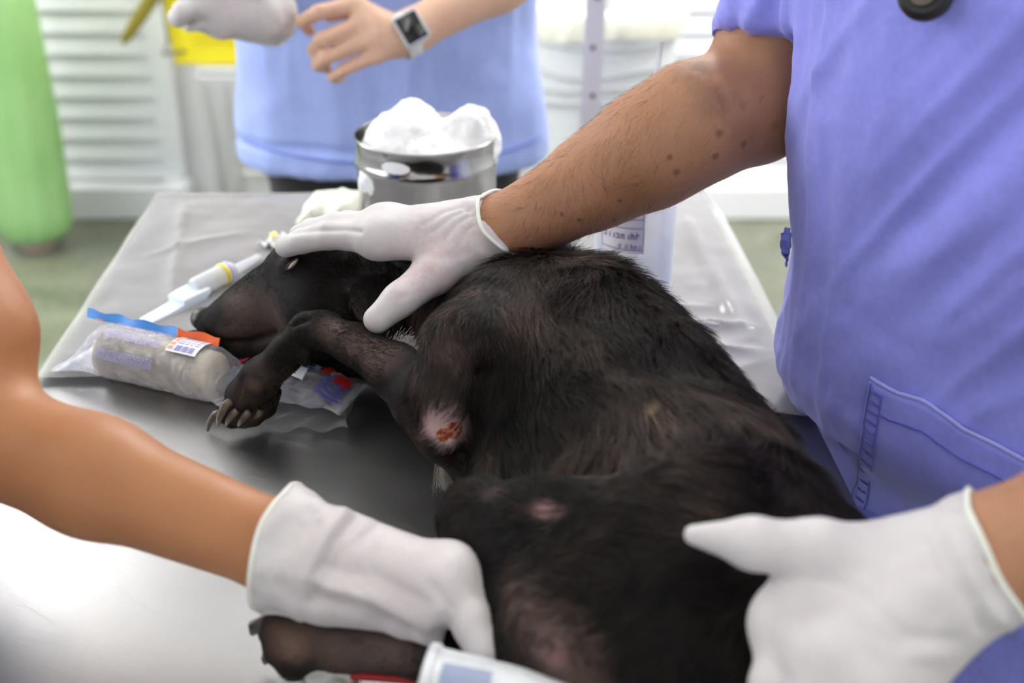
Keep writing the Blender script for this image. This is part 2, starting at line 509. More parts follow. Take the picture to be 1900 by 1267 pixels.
for sx in (-1, 1):
    for sy in (-1, 1):
        p = tl(sx*(TW/2-.06), sy*(TL/2-.08)); b = MB(); b.tube([(p[0], p[1], 0), (p[0], p[1], TZ-.04)], .02); b.build('leg', m_tube, tb, True, 40)
for sy in (-1, 1):
    b = MB(); b.tube([tl(-(TW/2-.06), sy*(TL/2-.08), -.65), tl(TW/2-.06, sy*(TL/2-.08), -.65)], .014); b.build('crossbar', m_tube, tb, True, 40)

def film():
    nx, ny = 150, 150
    u = np.linspace(-TW/2-.03, TW/2+.03, nx); v = np.linspace(.02, TL/2+.03, ny)
    X, Y = np.meshgrid(u, v, indexing='ij'); P = np.stack([X, Y, 0*X], -1).reshape(-1, 3)
    # near edge runs obliquely, from the packages on the left to behind the dog on the right
    near = .155 + .10*np.clip((-P[:, 0])/.34, -1, 1)*0 - .09*np.clip((P[:, 0]-.05)/.28, 0, 1)
    k = (P[:, 1] - .02)/(TL/2 + .01); P[:, 1] = near + k*(TL/2 + .03 - near)
    z = .0025 + .0016*(fbm(P, 14, 3, 3) + .7)
    def crease(x0, y0, x1, y1, wd, ht):
        d = np.array([x1-x0, y1-y0]); L = np.linalg.norm(d); d = d/L
        q = (P[:, 0]-x0)*d[0] + (P[:, 1]-y0)*d[1]; r = -(P[:, 0]-x0)*d[1] + (P[:, 1]-y0)*d[0]
        return ht*np.exp(-np.abs(r)/wd)*np.clip(np.minimum(q, L-q)/.05, 0, 1)
    for a in ((-.30, .60, -.25, .28, .006, .006), (-.12, .6, -.02, .25, .006, .004), (.26, .58, .19, .2, .006, .006), (.30, .55, .31, .2, .008, .005),
              (.10, .205, .33, .235, .012, .014), (.11, .16, .33, .185, .012, .012), (.14, .265, .3, .275, .012, .008), (-.33, .2, 0, .16, .006, .004),
              (-.32, .42, -.2, .5, .006, .004), (.05, .6, .16, .35, .005, .004)):
        z = z + crease(*a)
    over = np.maximum(np.abs(P[:, 0]) - TW/2, np.maximum(P[:, 1] - TL/2, 0))
    z = z - np.clip(over, 0, 1)*1.3 + .0035*np.exp(-(over+.004)**2/(.006**2))
    out = np.array([tl(a[0], a[1], c) for a, c in zip(P, z)])
    i = np.arange(nx*ny).reshape(nx, ny)
    Q = np.stack([i[:-1, :-1], i[1:, :-1], i[1:, 1:], i[:-1, 1:]], -1).reshape(-1, 4)
    o = link('plastic_sheet', np_mesh(out, Q), clear('milky film', (.96, .955, .96), .27, (.78, .76, .77), .15, 1.45, .25, 24, .004))
    tag(o, 'crinkled milky plastic sheet spread over the far half of the steel table', 'plastic sheet')
film()

# ------------------------------------------------------------------ things standing behind the table
# green cylinder at the left
cg = G(66, 425, 3.40); cg[2] = 0
t = thing('gas_cylinder', 'tall pale green cylinder standing in front of the left louvred door', 'cylinder', cg)
M = MT('green cover'); M.set(Roughness=.75)
M.col(M.ramp(M.noise(5, 3), [(.3, lin((146, 196, 122))), (.7, lin((164, 210, 142)))])); m_green = M.m
n = 64; prof = [(.02, .035), (.07, .035), (.095, .045), (.108, .075), (.113, .13), (.116, .4), (.112, .8), (.108, 1.15), (.085, 1.27), (.045, 1.33)]
vs, fs = [], []
for j, (r, z) in enumerate(prof):
    for k in range(n):
        q = 2*math.pi*k/n; f = .006*math.sin(5*q + z*2.2)*min(1, z/.3) + .003*math.sin(11*q - z*3)
        vs.append((cg[0] + (r+f*(r > .1))*math.cos(q), cg[1] + (r+f*(r > .1))*math.sin(q), z))
fs = [(i*n+k, i*n+(k+1) % n, (i+1)*n+(k+1) % n, (i+1)*n+k) for i in range(len(prof)-1) for k in range(n)] + [tuple(range(n))[::-1], tuple(range((len(prof)-1)*n, len(prof)*n))]
link('body', mesh(vs, fs), m_green, t)
b = MB(); b.lathe([(.0, 0), (.05, 0), (.05, .04), (0, .04)], (cg[0], cg[1], 0), 24); b.build('foot', simple('pinkish metal', (205, 180, 170), .5), t, True, 40)
b = MB(); b.lathe([(.0, 1.32), (.03, 1.32), (.03, 1.42), (.015, 1.43), (.015, 1.48), (0, 1.48)], (cg[0], cg[1], 0), 24)
b.build('valve', simple('brass', (190, 160, 90), .3, 1.0), t, True, 40)

def tapered_box(M_, c, w0, d0, w1, d1, z0, z1, bev=.0):
    vs = [(c[0]+sx*w/2, c[1]+sy*d/2, z) for z, w, d in ((z0, w0, d0), (z1, w1, d1)) for sx, sy in ((-1, -1), (1, -1), (1, 1), (-1, 1))]
    return M_.add(vs, [(3, 2, 1, 0), (4, 5, 6, 7), (0, 1, 5, 4), (1, 2, 6, 5), (2, 3, 7, 6), (3, 0, 4, 7)])
def bevel(o, wd=.01, seg=3):
    m = o.modifiers.new('bevel', 'BEVEL'); m.width = wd; m.segments = seg; m.limit_method = 'ANGLE'; return o
# grey waste bin with the yellow sharps box on top
cb = G(420, 300, 3.25); bx = cb[0] + .09
t = thing('waste_bin', 'pale grey pedal bin under the yellow box', 'bin', (bx, 3.36, 0))
m_gbin = simple('grey plastic', (196, 197, 195), .45, var=.03); m_gbin2 = simple('grey rib', (178, 178, 176), .5)
b = MB(); tapered_box(b, (bx+.01, 3.36), .24, .22, .31, .28, .0, .575); bevel(b.build('body', m_gbin, t))
b = MB(); tapered_box(b, (bx+.01, 3.36), .305, .275, .30, .27, .578, .592); bevel(b.build('lid', m_gbin, t), .006)
b = MB()
for dx in (-.115, -.06): tapered_box(b, (bx+dx, 3.36-.125), .012, .03, .012, .03, .05, .55)
b.build('rib', m_gbin2, t)
b = MB(); b.box((bx, 3.20, .02), (.10, .06, .018), bev=.004); b.build('pedal', m_gbin2, t)
b = MB(); b.box((bx+.04, 3.20, .30), (.16, .012, .018), bev=.004); b.build('handle', m_gbin2, t)
# yellow sharps box
bx -= .04
ys = thing('sharps_box', 'bright yellow box behind the gloved hand at the upper left', 'box', (bx-.012, 3.36, .593))
m_yel = simple('yellow cardboard', (244, 226, 38), .5, var=.03); m_yel2 = simple('yellow seam', (222, 200, 24), .6); m_shaded_yel = simple('shaded yellow strap', (134, 122, 30), .6)
b = MB(); tapered_box(b, (bx-.01, 3.36), .30, .22, .335, .25, .594, .92); bevel(b.build('body', m_yel, ys), .008)
b = MB(); b.box((bx+.005, 3.246, .66), (.21, .004, .003)); b.box((bx+.005, 3.244, .68), (.21, .004, .003)); b.build('fold_line', m_yel2, ys)
b = MB(); b.box((bx-.01, 3.36, .936), (.35, .265, .03), bev=.006); b.build('lid', m_yel, ys)
p0, p1 = G(288, -14, 3.22), G(228, 80, 3.22)
b = MB(); b.tube([p0 + np.array([.06, 0, .03]), p0, p0*.5+p1*.5, p1*.85 + p0*.15, p1], [.020, .020, .018, .014, .006], 12, True, .3, (0, 1, 0))
b.build('strap', m_shaded_yel, ys, True)  # yellow strap hanging in shade; the shade is put into its olive colour
b = MB(); q0 = G(294, 0, 3.23); b.tube([(q0[0], 3.23, .95), (q0[0]+.012, 3.23, .66), (q0[0]-.01, 3.23, .63), (q0[0]+.05, 3.25, .632)], .005); b.build('wire_bracket', simple('wire', (170, 170, 172), .3, 1.0), ys, True)

# white bin with a liner
wc = np.array([.205, 2.78])
t = thing('white_bin', 'tall white bin with a cream liner folded over its rim', 'bin', (wc[0], wc[1], 0))
m_wbin = simple('white plastic', (232, 233, 233), .4, var=.02); m_liner = simple('cream liner', (244, 240, 222), .55, var=.03)
b = MB(); b.lathe([(.0, 0), (.135, 0), (.15, .02), (.168, .62), (.172, .79), (.185, .795), (.185, .815), (.172, .82), (.17, .87), (.16, .87), (.15, .1), (0, .1)], (wc[0], wc[1], 0), 56)
b.build('body', m_wbin, t, True, 35)
vs, fs = [], []; n = 96; ring = [(.155, .77), (.168, .865), (.181, .876), (.190, .86), (.193, .825), (.192, .812)]
for j, (r, z) in enumerate(ring):
    for k in range(n):
        q = 2*math.pi*k/n; g = .004*math.sin(9*q + 1) + .003*math.sin(23*q + j)
        vs.append((wc[0] + (r+g)*math.cos(q), wc[1] + (r+g)*math.sin(q), z + (.006*math.sin(4*q+1) if j > 3 else 0)))
fs = [(i*n+k, i*n+(k+1) % n, (i+1)*n+(k+1) % n, (i+1)*n+k) for i in range(len(ring)-1) for k in range(n)]
link('liner', mesh(vs, fs), m_liner, t)
b = MB(); 
for k, (z, a0, a1) in enumerate(((.735, -1.25, 1.1), (.70, -1.1, 1.25), (.665, -1.3, 1.3))):
    pts = [(wc[0] + .178*math.sin(a), wc[1] - .178*math.cos(a), z + .008*math.sin(3*a + k)) for a in np.linspace(a0, a1, 24)]
    b.tube(pts, .004, 8)
b.build('cord', simple('pale cord', (206, 206, 206), .6), t, True)
b = MB()
for k in range(5):
    a = -.33 + k*.075; c = (wc[0] + .169*math.sin(a), wc[1] - .169*math.cos(a), .55 + .004*(k % 2)); b.box(c, (.03, .003, .016 + .008*(k % 2)), rz=a)
b.build('printed_mark', simple('grey ink', (140, 142, 146), .6), t)

# perforated upright post
pa, pb = D(1106, 0, 2.28), D(1090, 240, 2.38)
pdir = nrm([pb[0]-pa[0], 0, pb[2]-pa[2]]); py_ = 2.02
pt = thing('perforated_post', 'slim beige metal post with punched holes behind the table', 'post', (pa[0]-.05, py_, 0))
m_post = simple('beige steel', (236, 226, 220), .5, 0, var=.02); m_hole = simple('dark hole', (90, 86, 84), .9)
def postx(z): return pa[0] - .022 + (z - pa[2])*(pdir[0]/pdir[2])*.55
vs = []
for z in (0.0, 1.62):
    x = postx(z)
    for dx, dy in ((-.0165, 0), (.0165, 0), (.0165, .03), (.0145, .03), (.0145, .002), (-.0165, .002)): vs.append((x+dx, py_+dy, z))
link('upright', mesh(vs, [(0, 1, 7, 6), (1, 2, 8, 7), (2, 3, 9, 8), (3, 4, 10, 9), (4, 5, 11, 10), (5, 0, 6, 11), (5, 4, 3, 2, 1, 0), (6, 7, 8, 9, 10, 11)]), m_post, pt, False)
k = 0
for i in range(18):
    z = .12 + i*.082
    b = MB(); b.lathe([(0, .0008), (.0045, .0008), (.0045, -.002), (0, -.002)], (postx(z) - .001 + .004*(i % 2), py_, z), 14, (0, -1, 0)); b.build('hole', m_hole, pt)

# ------------------------------------------------------------------ things on the table
# steel canister with cotton
cc = np.array([-.092, 1.245]); ch = .137
can = thing('steel_canister', 'round stainless steel canister holding white cotton', 'canister', (cc[0], cc[1], TZ))
m_can = simple('polished steel', (176, 175, 174), .16, 1.0, var=.03)
b = MB(); b.lathe([(0, .005), (.068, .005), (.0745, .009), (.0745, ch-.034), (.0765, ch-.031), (.0775, ch-.027), (.0765, ch-.023), (.0752, ch-.020), (.0752, ch-.002), (.0762, ch), (.0748, ch+.001), (.0736, ch-.002), (.0736, .02), (0, .02)], (cc[0], cc[1], TZ), 72)
b.build('body', m_can, can, True, 50)
ct = Field((cc[0]-.09, cc[1]-.09, TZ+.05), (cc[0]+.095, cc[1]+.09, TZ+ch+.085), .0025)
for (x, y, z, r) in ((-.03, -.02, .115, .036), (-.038, .012, .118, .033), (-.012, .0, .135, .036), (-.022, .005, .150, .026), (-.014, .015, .165, .016), (.02, -.03, .118, .033), (.045, -.012, .122, .026),
                     (.04, .02, .135, .028), (.052, .012, .152, .021), (.045, .0, .16, .017), (.062, .0, .136, .017), (.0, -.045, .112, .024), (-.045, -.03, .108, .022), (0, 0, .10, .06), (-.035, -.01, .14, .025)):
    ct.ell((cc[0]+x, cc[1]+y, TZ+z-.012), (r, r, r*.9), .018)
V, Q = ct.verts(1); N = vnormals(V, Q)
V = V + N*(.0035*fbm(V, 55, 5, 4))[:, None]
M = MT('cotton wool'); M.set(Base_Color=(.93, .93, .93), Roughness=1.0, Subsurface_Weight=.25, Subsurface_Radius=(.01, .01, .01), Sheen_Weight=.3); M.bump(M.noise(220, 5), .5, .002)
o = link('cotton', np_mesh(V, Q), M.m); tag(o, 'fluffy heap of white cotton wool in the steel canister', 'cotton')
b = MB(); pz = TZ + ch - .0145; pa_ = -.36
c0 = np.array([cc[0] + .0757*math.sin(pa_), cc[1] - .0757*math.cos(pa_), pz])
b.add([c0 + np.array([math.cos(pa_)*.016*math.cos(q), math.sin(pa_)*.016*math.cos(q) - .002*0, .0065*math.sin(q)]) + np.array([math.sin(pa_), -math.cos(pa_), 0])*(.0012 - .0016*math.cos(q)**2) for q in np.linspace(0, 2*math.pi, 25)[:-1]] + [c0 + np.array([math.sin(pa_), -math.cos(pa_), 0])*.0016], [(i, (i+1) % 24, 24) for i in range(24)])
o = b.build('cotton_tuft', M.m, None, True); tag(o, 'small cotton tuft stuck to the front of the canister rim', 'cotton')

# crumpled cream glove left of the canister
gp = T(612, 398, .012)
F = Field(gp - .06, gp + .07, .0025)
for a, c, r0, r1 in (((558, 412, .008), (600, 385, .016), .008, .016), ((600, 385, .016), (665, 380, .018), .016, .018), ((575, 395, .012), (640, 405, .01), .009, .014), ((590, 380, .02), (640, 372, .022), .010, .012), ((640, 395, .016), (690, 395, .014), .016, .014)):
    F.cone(T(*a), T(*c), r0, r1, .012)
V, Q = F.verts(1); N = vnormals(V, Q); V = V + N*(.004*fbm(V, 45, 8, 3))[:, None]; V[:, 2] = np.maximum(V[:, 2], TZ + .0045)
m_cream = simple('cream latex', (236, 236, 222), .5, var=.04, Subsurface_Weight=.1)
o = link('crumpled_glove', np_mesh(V, Q), m_cream); tag(o, 'crumpled cream glove lying beside the steel canister', 'glove')
# scrap of gauze at the fingertips
sp = T(511, 452, .008)
vs = []; n = 9
for i in range(n):
    for j in range(7):
        x, y = (i/(n-1)-.5)*.026, (j/6-.5)*.036
        vs.append(sp + np.array([x*.9 + y*.3, y*.9 - x*.2, .003 + .004*math.sin(i*1.7+j) + .004*math.cos(j*1.3)]))
me = mesh(vs, [(i*7+j, (i+1)*7+j, (i+1)*7+j+1, i*7+j+1) for i in range(n-1) for j in range(6)])
o = link('gauze_scrap', me, simple('white gauze', (238, 238, 240), .8)); o.modifiers.new('thick', 'SOLIDIFY').thickness = .0015
tag(o, 'small white scrap of gauze just beyond the fingertips on the dog head', 'gauze')
b = MB(); b.box(sp + np.array([-.002, .004, .0095]), (.008, .01, .001), rz=.4); b.build('yellow_mark', simple('pale yellow', (236, 224, 120), .6), o)
# small white chip on the film at the right
b = MB(); b.box(T(1319, 601, .007), (.016, .006, .004), rz=-.3, bev=.0015); tag(b.build('tablet_fragment', m_white), 'tiny white fragment on the plastic sheet right of the bottle', 'fragment')

# translucent bottle with label
bc = T(1166, 560, .0); bc = np.array([bc[0] + .002, 1.105])
bt = thing('plastic_bottle', 'translucent plastic bottle with purple lettered label behind the dog', 'bottle', (bc[0], bc[1], TZ+.004))
bz = TZ + .0055
m_bot = clear('frosted plastic', (.985, .99, 1.0), .32, (.93, .94, .97), .25, 1.4)
b = MB(); b.lathe([(.0, .002), (.024, .001), (.032, .005), (.0375, .014), (.039, .03), (.039, .125), (.037, .140), (.030, .153), (.018, .160), (.0135, .165), (.0135, .178), (0, .178)], (bc[0], bc[1], bz), 56)
b.build('body', m_bot, bt, True, 60)
Mw = MT('liquid'); t_ = Mw.n('BsdfTransparent'); t_.inputs[0].default_value = (.965, .97, .985, 1); Mw.set(Base_Color=(.88, .90, .94), Roughness=.1)
mx = Mw.n('MixShader'); mx.inputs[0].default_value = .16; Mw.l(t_.outputs[0], mx.inputs[1]); Mw.l(Mw.b.outputs[0], mx.inputs[2]); Mw.l(mx.outputs[0], Mw.out.inputs['Surface'])
b = MB(); b.lathe([(.0, .004), (.03, .006), (.0365, .015), (.038, .03), (.038, .062), (.0, .062)], (bc[0], bc[1], bz), 48); b.build('liquid', Mw.m, bt, True, 40)
b = MB(); b.lathe([(0, .165), (.016, .165), (.016, .19), (.008, .196), (.005, .20), (0, .20)], (bc[0], bc[1], bz), 32); b.build('cap', m_white, bt, True, 40)
b = MB(); b.tube([(bc[0], bc[1], bz+.198), (bc[0]+.012, bc[1], bz+.225), (bc[0]+.016, bc[1], bz+.262)], [.004, .003, .0022], 10); b.build('spout', clear('clear spout', (1, 1, 1), .3), bt, True)
def cyl_patch(M_, c, r, a0, a1, z0, z1, n=12):
    vs = []
    for i in range(n+1):
        a = a0 + (a1-a0)*i/n
        for z in (z0, z1): vs.append((c[0] + r*math.sin(a), c[1] - r*math.cos(a), z))
    return M_.add(vs, [(2*i, 2*i+2, 2*i+3, 2*i+1) for i in range(n)])
b = MB(); cyl_patch(b, bc, .0394, -1.05, .12, bz+.068, bz+.128); lb = b.build('label', simple('label paper', (226, 222, 230), .5, var=.02), bt, True)
m_pur = simple('purple ink', (96, 78, 150), .6); m_pink = simple('mauve ink', (190, 160, 190), .6)
b = MB()
for z in (.072, .094, .103, .112, .122): cyl_patch(b, bc, .0396, -1.0, .08, bz+z, bz+z+.0008)
for a in (-1.03, .10): cyl_patch(b, bc, .0396, a, a+.02, bz+.068, bz+.128, 2)
rr = random.Random(3)
def letters(M_, a, a1, z, h, wd):
    while a < a1:
        k = rr.choice('lonhvt'); x = a
        if k in 'lnht': cyl_patch(M_, bc, .0397, x, x+wd*.28, bz+z, bz+z+h*(1.0 if k in 'lht' else .66), 1)
        if k in 'onhv': cyl_patch(M_, bc, .0397, x+wd*.6, x+wd*.88, bz+z, bz+z+h*.66, 1)
        if k in 'onht': cyl_patch(M_, bc, .0397, x, x+wd*.8, bz+z+h*.5, bz+z+h*.68, 1)
        if k == 'o': cyl_patch(M_, bc, .0397, x, x+wd*.8, bz+z, bz+z+h*.16, 1)
        a += wd*1.25
letters(b, -.95, -.05, .083, .0075, .10); letters(b, -.55, .05, .0735, .005, .07)
b.build('lettering', m_pur, lb); b = MB(); letters(b, -.9, .02, .1145, .005, .09); b.build('print', m_pink, lb)

# catheter set: flat pale sheath, barrel with a yellow ring, clear cap
a0, a1, a2, a3 = T(264, 598, .006), T(366, 548, .008), T(441, 508, .011), T(482, 480, .009)
cs = thing('catheter_set', 'pale plastic catheter set with a yellow ring on the film near the dog nose', 'catheter', (a1[0], a1[1], TZ))
m_pale = simple('pale blue plastic', (226, 236, 248), .35, var=.02, Subsurface_Weight=.1); m_milk = clear('milk plastic', (.96, .97, 1), .55, (.93, .94, .98), .2)
ax = nrm(a2 - a0); sd = nrm(np.cross(ax, [0, 0, 1]))
def flatbar(M_, pts, ws, hs):
    """bar with rectangular-ish sections: width ws across, height hs"""
    vs = []; m = len(pts)
    for p, w_, h_ in zip(pts, ws, hs):
        for sx, sz in ((-1, -.7), (-.8, -1), (.8, -1), (1, -.7), (1, .7), (.8, 1), (-.8, 1), (-1, .7)): vs.append(p + sd*w_*sx + np.array([0, 0, h_*sz]))
    fs = [(i*8+k, i*8+(k+1) % 8, (i+1)*8+(k+1) % 8, (i+1)*8+k) for i in range(m-1) for k in range(8)] + [tuple(range(8))[::-1], tuple(range((m-1)*8, m*8))]
    return M_.add(vs, fs)
L = np.linalg.norm(a1 - a0)
b = MB(); flatbar(b, [a0 + ax*x*L + sd*.002 for x in (0, .04, .3, .55, .8, 1.05)], [.006, .0085, .0095, .010, .0105, .010], [.0015, .002, .0022, .0035, .005, .006]); b.build('sheath', m_pale, cs, True, 40)
b = MB(); q0 = a0 + ax*L*.62; q0[2] = TZ+.012; flatbar(b, [q0 + ax*x for x in (0, .012, .03, .036)], [.012, .0135, .0135, .011], [.004, .005, .005, .004]); b.build('hub', m_pale, cs, True, 40)
bb0 = a1 - ax*.004; bb0[2] = TZ+.0165
b = MB(); b.tube([bb0, bb0+ax*.004, bb0+ax*.044, bb0+ax*.053], [.008, .0105, .0105, .0090], 24); b.build('barrel', m_milk, cs, True, 40)
b = MB(); b.tube([bb0+ax*.038, bb0+ax*.0395, bb0+ax*.0415, bb0+ax*.043], [.0106, .0116, .0116, .0106], 24); b.build('ring', simple('yellow ring', (236, 214, 40), .4), cs, True, 40)
b = MB(); b.tube([bb0+ax*.0445, bb0+ax*.0455, bb0+ax*.0485, bb0+ax*.0495], [.0104, .0112, .0112, .0104], 24); b.build('collar', simple('lilac collar', (196, 192, 226), .4), cs, True, 40)
e0 = bb0 + ax*.052; e0[2] = TZ+.0155; e1 = a3.copy(); e1[2] = TZ+.011
b = MB(); b.tube([e0, e0*.9+e1*.1, e1*.96+e0*.04, e1], [.0085, .006, .0042, .003], 16); b.build('cap', m_milk, cs, True, 40)

# ---- packages
def wrapper(A, B, secs, name, mat, parent, crink=.0012, seed=1, lift=.0, n=40, m=46):
    """bag lofted from A to B; secs: (t, half width, half height, centre height)"""
    A, B = np.array(A, float), np.array(B, float); axx = nrm((B-A)*[1, 1, 0]); sdd = nrm(np.cross([0, 0, 1], axx))
    S_ = np.array(secs); vs = []
    for i in range(m):
        s = i/(m-1); wd, ht, cz = [np.interp(s, S_[:, 0], S_[:, k]) for k in (1, 2, 3)]
        c = A + (B-A)*s
        for k in range(n):
            q = 2*math.pi*k/n
            vs.append([*(c + sdd*wd*math.cos(q))[:2], TZ + cz + ht*math.sin(q)])
    vs = np.array(vs); ph = fbm(vs, 70, seed, 3)
    dirn = np.array([0, 0, 1.0]); i_ = np.arange(len(vs)) % n
    vs[:, 2] += crink*ph*np.sin(2*math.pi*i_/n); vs[:, :2] += (crink*ph*np.cos(2*math.pi*i_/n))[:, None]*sdd[None, :2]
    vs[:, 2] = np.maximum(vs[:, 2], TZ+.0042)
    i = np.arange(m*n).reshape(m, n); j = np.roll(i, -1, 1)
    Q = np.stack([i[:-1], j[:-1], j[1:], i[1:]], -1).reshape(-1, 4)
    return link(name, np_mesh(vs, Q), mat, parent), axx, sdd
m_wrap = clear('clear wrapper', (.985, .985, .995), .13, (.84, .84, .92), .06, 1.5, .8, 60, .006)
P0, P1 = T(196, 652, .024), T(404, 700, .024)
bp = thing('bandage_pack', 'cream bandage roll in a printed clear wrapper at the table edge', 'bandage', (P0[0], P0[1], TZ))
rd = nrm(P1 - P0); M = MT('crepe bandage'); M.set(Roughness=.9); M.col(M.ramp(M.noise(60, 3), [(.3, lin((226, 214, 190))), (.7, lin((244, 236, 218)))])); M.bump(M.noise(400, 2), .5, .001)
vs, fs, n = [], [], 40
pr = [(0, .003), (.0045, .003), (.0055, .0), (.018, .0), (.0215, .003), (.022, .01)]
Lr = np.linalg.norm(P1-P0); prof = pr + [(.022, x) for x in np.linspace(.015, Lr-.015, 8)] + [(r, Lr-h) for r, h in pr[::-1]]
b = MB(); b.lathe(prof, P0, n, rd); b.build('bandage_roll', M.m, bp, True, 60)
wa, wb = P0 - rd*.040, P1 + rd*.026; wa[2] = wb[2] = TZ
o, axx, sdd = wrapper(wa, wb, [(0, .031, .0015, .010), (.10, .029, .008, .017), (.20, .0265, .0225, .0258), (.5, .0255, .0240, .0262), (.85, .0262, .0232, .0258), (.93, .028, .012, .02), (1, .029, .0015, .012)], 'wrapper', m_wrap, bp, .0016, 4)
def on_roll(s, ang, r=.0275):                  # point on the wrapped roll: s along it, angle from the top (+ away from the camera)
    return P0 + rd*s + r*(math.sin(ang)*sdd + math.cos(ang)*np.array([0, 0, 1.]))
def roll_patch(M_, s0, s1, a0_, a1_, r=.0275, n=8):
    vs = []
    for i in range(n+1):
        a = a0_ + (a1_-a0_)*i/n
        vs += [on_roll(s0, a, r), on_roll(s1, a, r)]
    M_.add(vs, [(2*i, 2*i+1, 2*i+3, 2*i+2) for i in range(n)])
m_blue = simple('blue print', (86, 150, 224), .35, var=.1); m_orange = simple('orange print', (240, 112, 60), .35); m_ink = simple('violet ink', (128, 122, 190), .5); m_lab = simple('label white', (236, 234, 242), .45)
def fin(M_, s0, s1, n=14):
    vs = []
    for i in range(n+1):
        s = s0 + (s1-s0)*i/n; vs += [on_roll(s, .50 + .03*math.sin(s*160), .0262), on_roll(s, .46 + .05*math.sin(s*130), .0345 + .0012*math.sin(s*210))]
    M_.add(vs, [(2*i, 2*i+1, 2*i+3, 2*i+2) for i in range(n)])
b = MB(); fin(b, -.028, .072); b.build('blue_band', m_blue, bp, True)
b = MB(); fin(b, .0725, .116, 8); b.build('orange_band', m_orange, bp, True); b = MB(); roll_patch(b, -.014, -.006, .30, .50, .0275); b.build('orange_mark', m_orange, bp, True)
b = MB(); roll_patch(b, .079, .110, -.50, .46, .0276); lab = b.build('label', m_lab, bp, True)
b = MB()
for a in (-.42, -.36, -.30, -.24, -.10, .02, .16, .30):
    for s0, s1 in (((.086, .092), (.0935, .0965), (.098, .101), (.103, .107)) if a > -.2 else ((.087, .0935), (.0945, .1), (.101, .106))): roll_patch(b, s0, s1, a, a+.036, .0279, 1)
b.build('lettering', m_ink, lab)
b = MB(); 
for a in (-.4, -.22, -.02, .16): roll_patch(b, .080, .0845, a, a+.13, .0279, 2)
b.build('orange_mark', simple('pale orange ink', (240, 160, 120), .5), lab)
b = MB(); rr = random.Random(5)
for a in (.40, .31, .22, -.20, -.27, -.34, -.41, -.48, -.95, -1.02, -1.09, -1.16, -1.23):
    s = .012
    while s < .07:
        q = rr.uniform(.0012, .0045); roll_patch(b, s, s+q, a, a+.042, .0279, 1); s += q + rr.uniform(.0007, .0016)
b.build('printed_lines', simple('lavender ink', (166, 160, 208), .5), bp)

wa, wb = T(408, 690, .017), T(652, 736, .014); wa[2] = wb[2] = TZ
pk = thing('clear_packet', 'clear plastic packet with blue and red print under the front paw', 'packet', (wa[0], wa[1], TZ))
o, axx2, sdd2 = wrapper(wa, wb, [(0, .024, .003, .012), (.1, .026, .008, .016), (.3, .027, .014, .019), (.6, .028, .014, .019), (.84, .027, .008, .016), (.9, .026, .002, .014), (1, .027, .001, .012)], 'wrapper', m_wrap, pk, .0018, 9)
Lp = np.linalg.norm(wb-wa)
def pk_pt(s, c, z): return wa + axx2*Lp*s + sdd2*c + np.array([0, 0, z])
def pk_h(s, c):                                # top of the packet
    S_ = np.array([(0, .024, .003, .012), (.1, .026, .008, .016), (.3, .027, .014, .019), (.6, .028, .014, .019), (.84, .027, .008, .016), (.9, .026, .002, .014), (1, .027, .001, .012)])
    wd, ht, cz = [np.interp(s, S_[:, 0], S_[:, k]) for k in (1, 2, 3)]
    return cz + ht*math.sqrt(max(0, 1 - (c/wd)**2)) + .0038
def pk_patch(M_, s0, s1, c0, c1, n=6, up=.0, skew=0.0):
    vs = [pk_pt(s0 + (s1-s0)*i/n + skew*(j/n), c0 + (c1-c0)*j/n, pk_h(s0 + (s1-s0)*i/n, c0 + (c1-c0)*j/n) + up) for i in range(n+1) for j in range(n+1)]
    M_.add(vs, [(i*(n+1)+j, (i+1)*(n+1)+j, (i+1)*(n+1)+j+1, i*(n+1)+j+1) for i in range(n) for j in range(n)])
b = MB(); pk_patch(b, .0, .30, .012, .023); b.build('blue_band', simple('bright blue print', (24, 128, 220), .35), pk, True)
b = MB(); pk_patch(b, .50, .70, .002, .020, skew=-.12); b.build('blue_patch', simple('sky blue print', (40, 150, 226), .35), pk, True)
b = MB(); pk_patch(b, .0, .22, -.002, .009); b.build('crimson_patch', simple('crimson print', (176, 44, 96), .35), pk, True)
b = MB(); pk_patch(b, .42, .70, -.014, .003, skew=-.02); lab = b.build('label', m_lab, pk, True)
b = MB()
for c in (-.011, -.0075, -.004, -.0005):
    for s0, s1 in ((.47, .54), (.55, .60), (.61, .64)): pk_patch(b, s0, s1, c, c+.0015, 1, .0004)
b.build('lettering', m_ink, lab)
b = MB(); pk_patch(b, .43, .455, -.009, -.002, 1, .0004); b.build('orange_mark', m_orange, lab)
b = MB()
for v in ((.76, .012, .82, .019), (.86, .008, .955, .017)): pk_patch(b, v[0], v[2], v[1]-.006, v[3], 3, .0004, .01)
b.build('red_emblem', simple('red print', (206, 48, 46), .35), pk, True)
b = MB()
for k in range(4): pk_patch(b, .80, .97, -.020 + k*.007, -.0165 + k*.007, 4, .0003)
b.build('violet_band', simple('violet blue print', (92, 96, 190), .35), pk, True)
vs = []; n = 30
for i in range(n+1):
    c = -.028 + .056*i/n
    vs += [pk_pt(.985, c, .0125), pk_pt(1.0 + (.028 if i % 2 else .0), c, .0115)]
b = MB(); b.add(vs, [(2*i, 2*i+1, 2*i+3, 2*i+2) for i in range(n)]); o = b.build('crimped_end', clear('crimp', (1, 1, 1), .45, (.9, .9, .95), .15), pk)
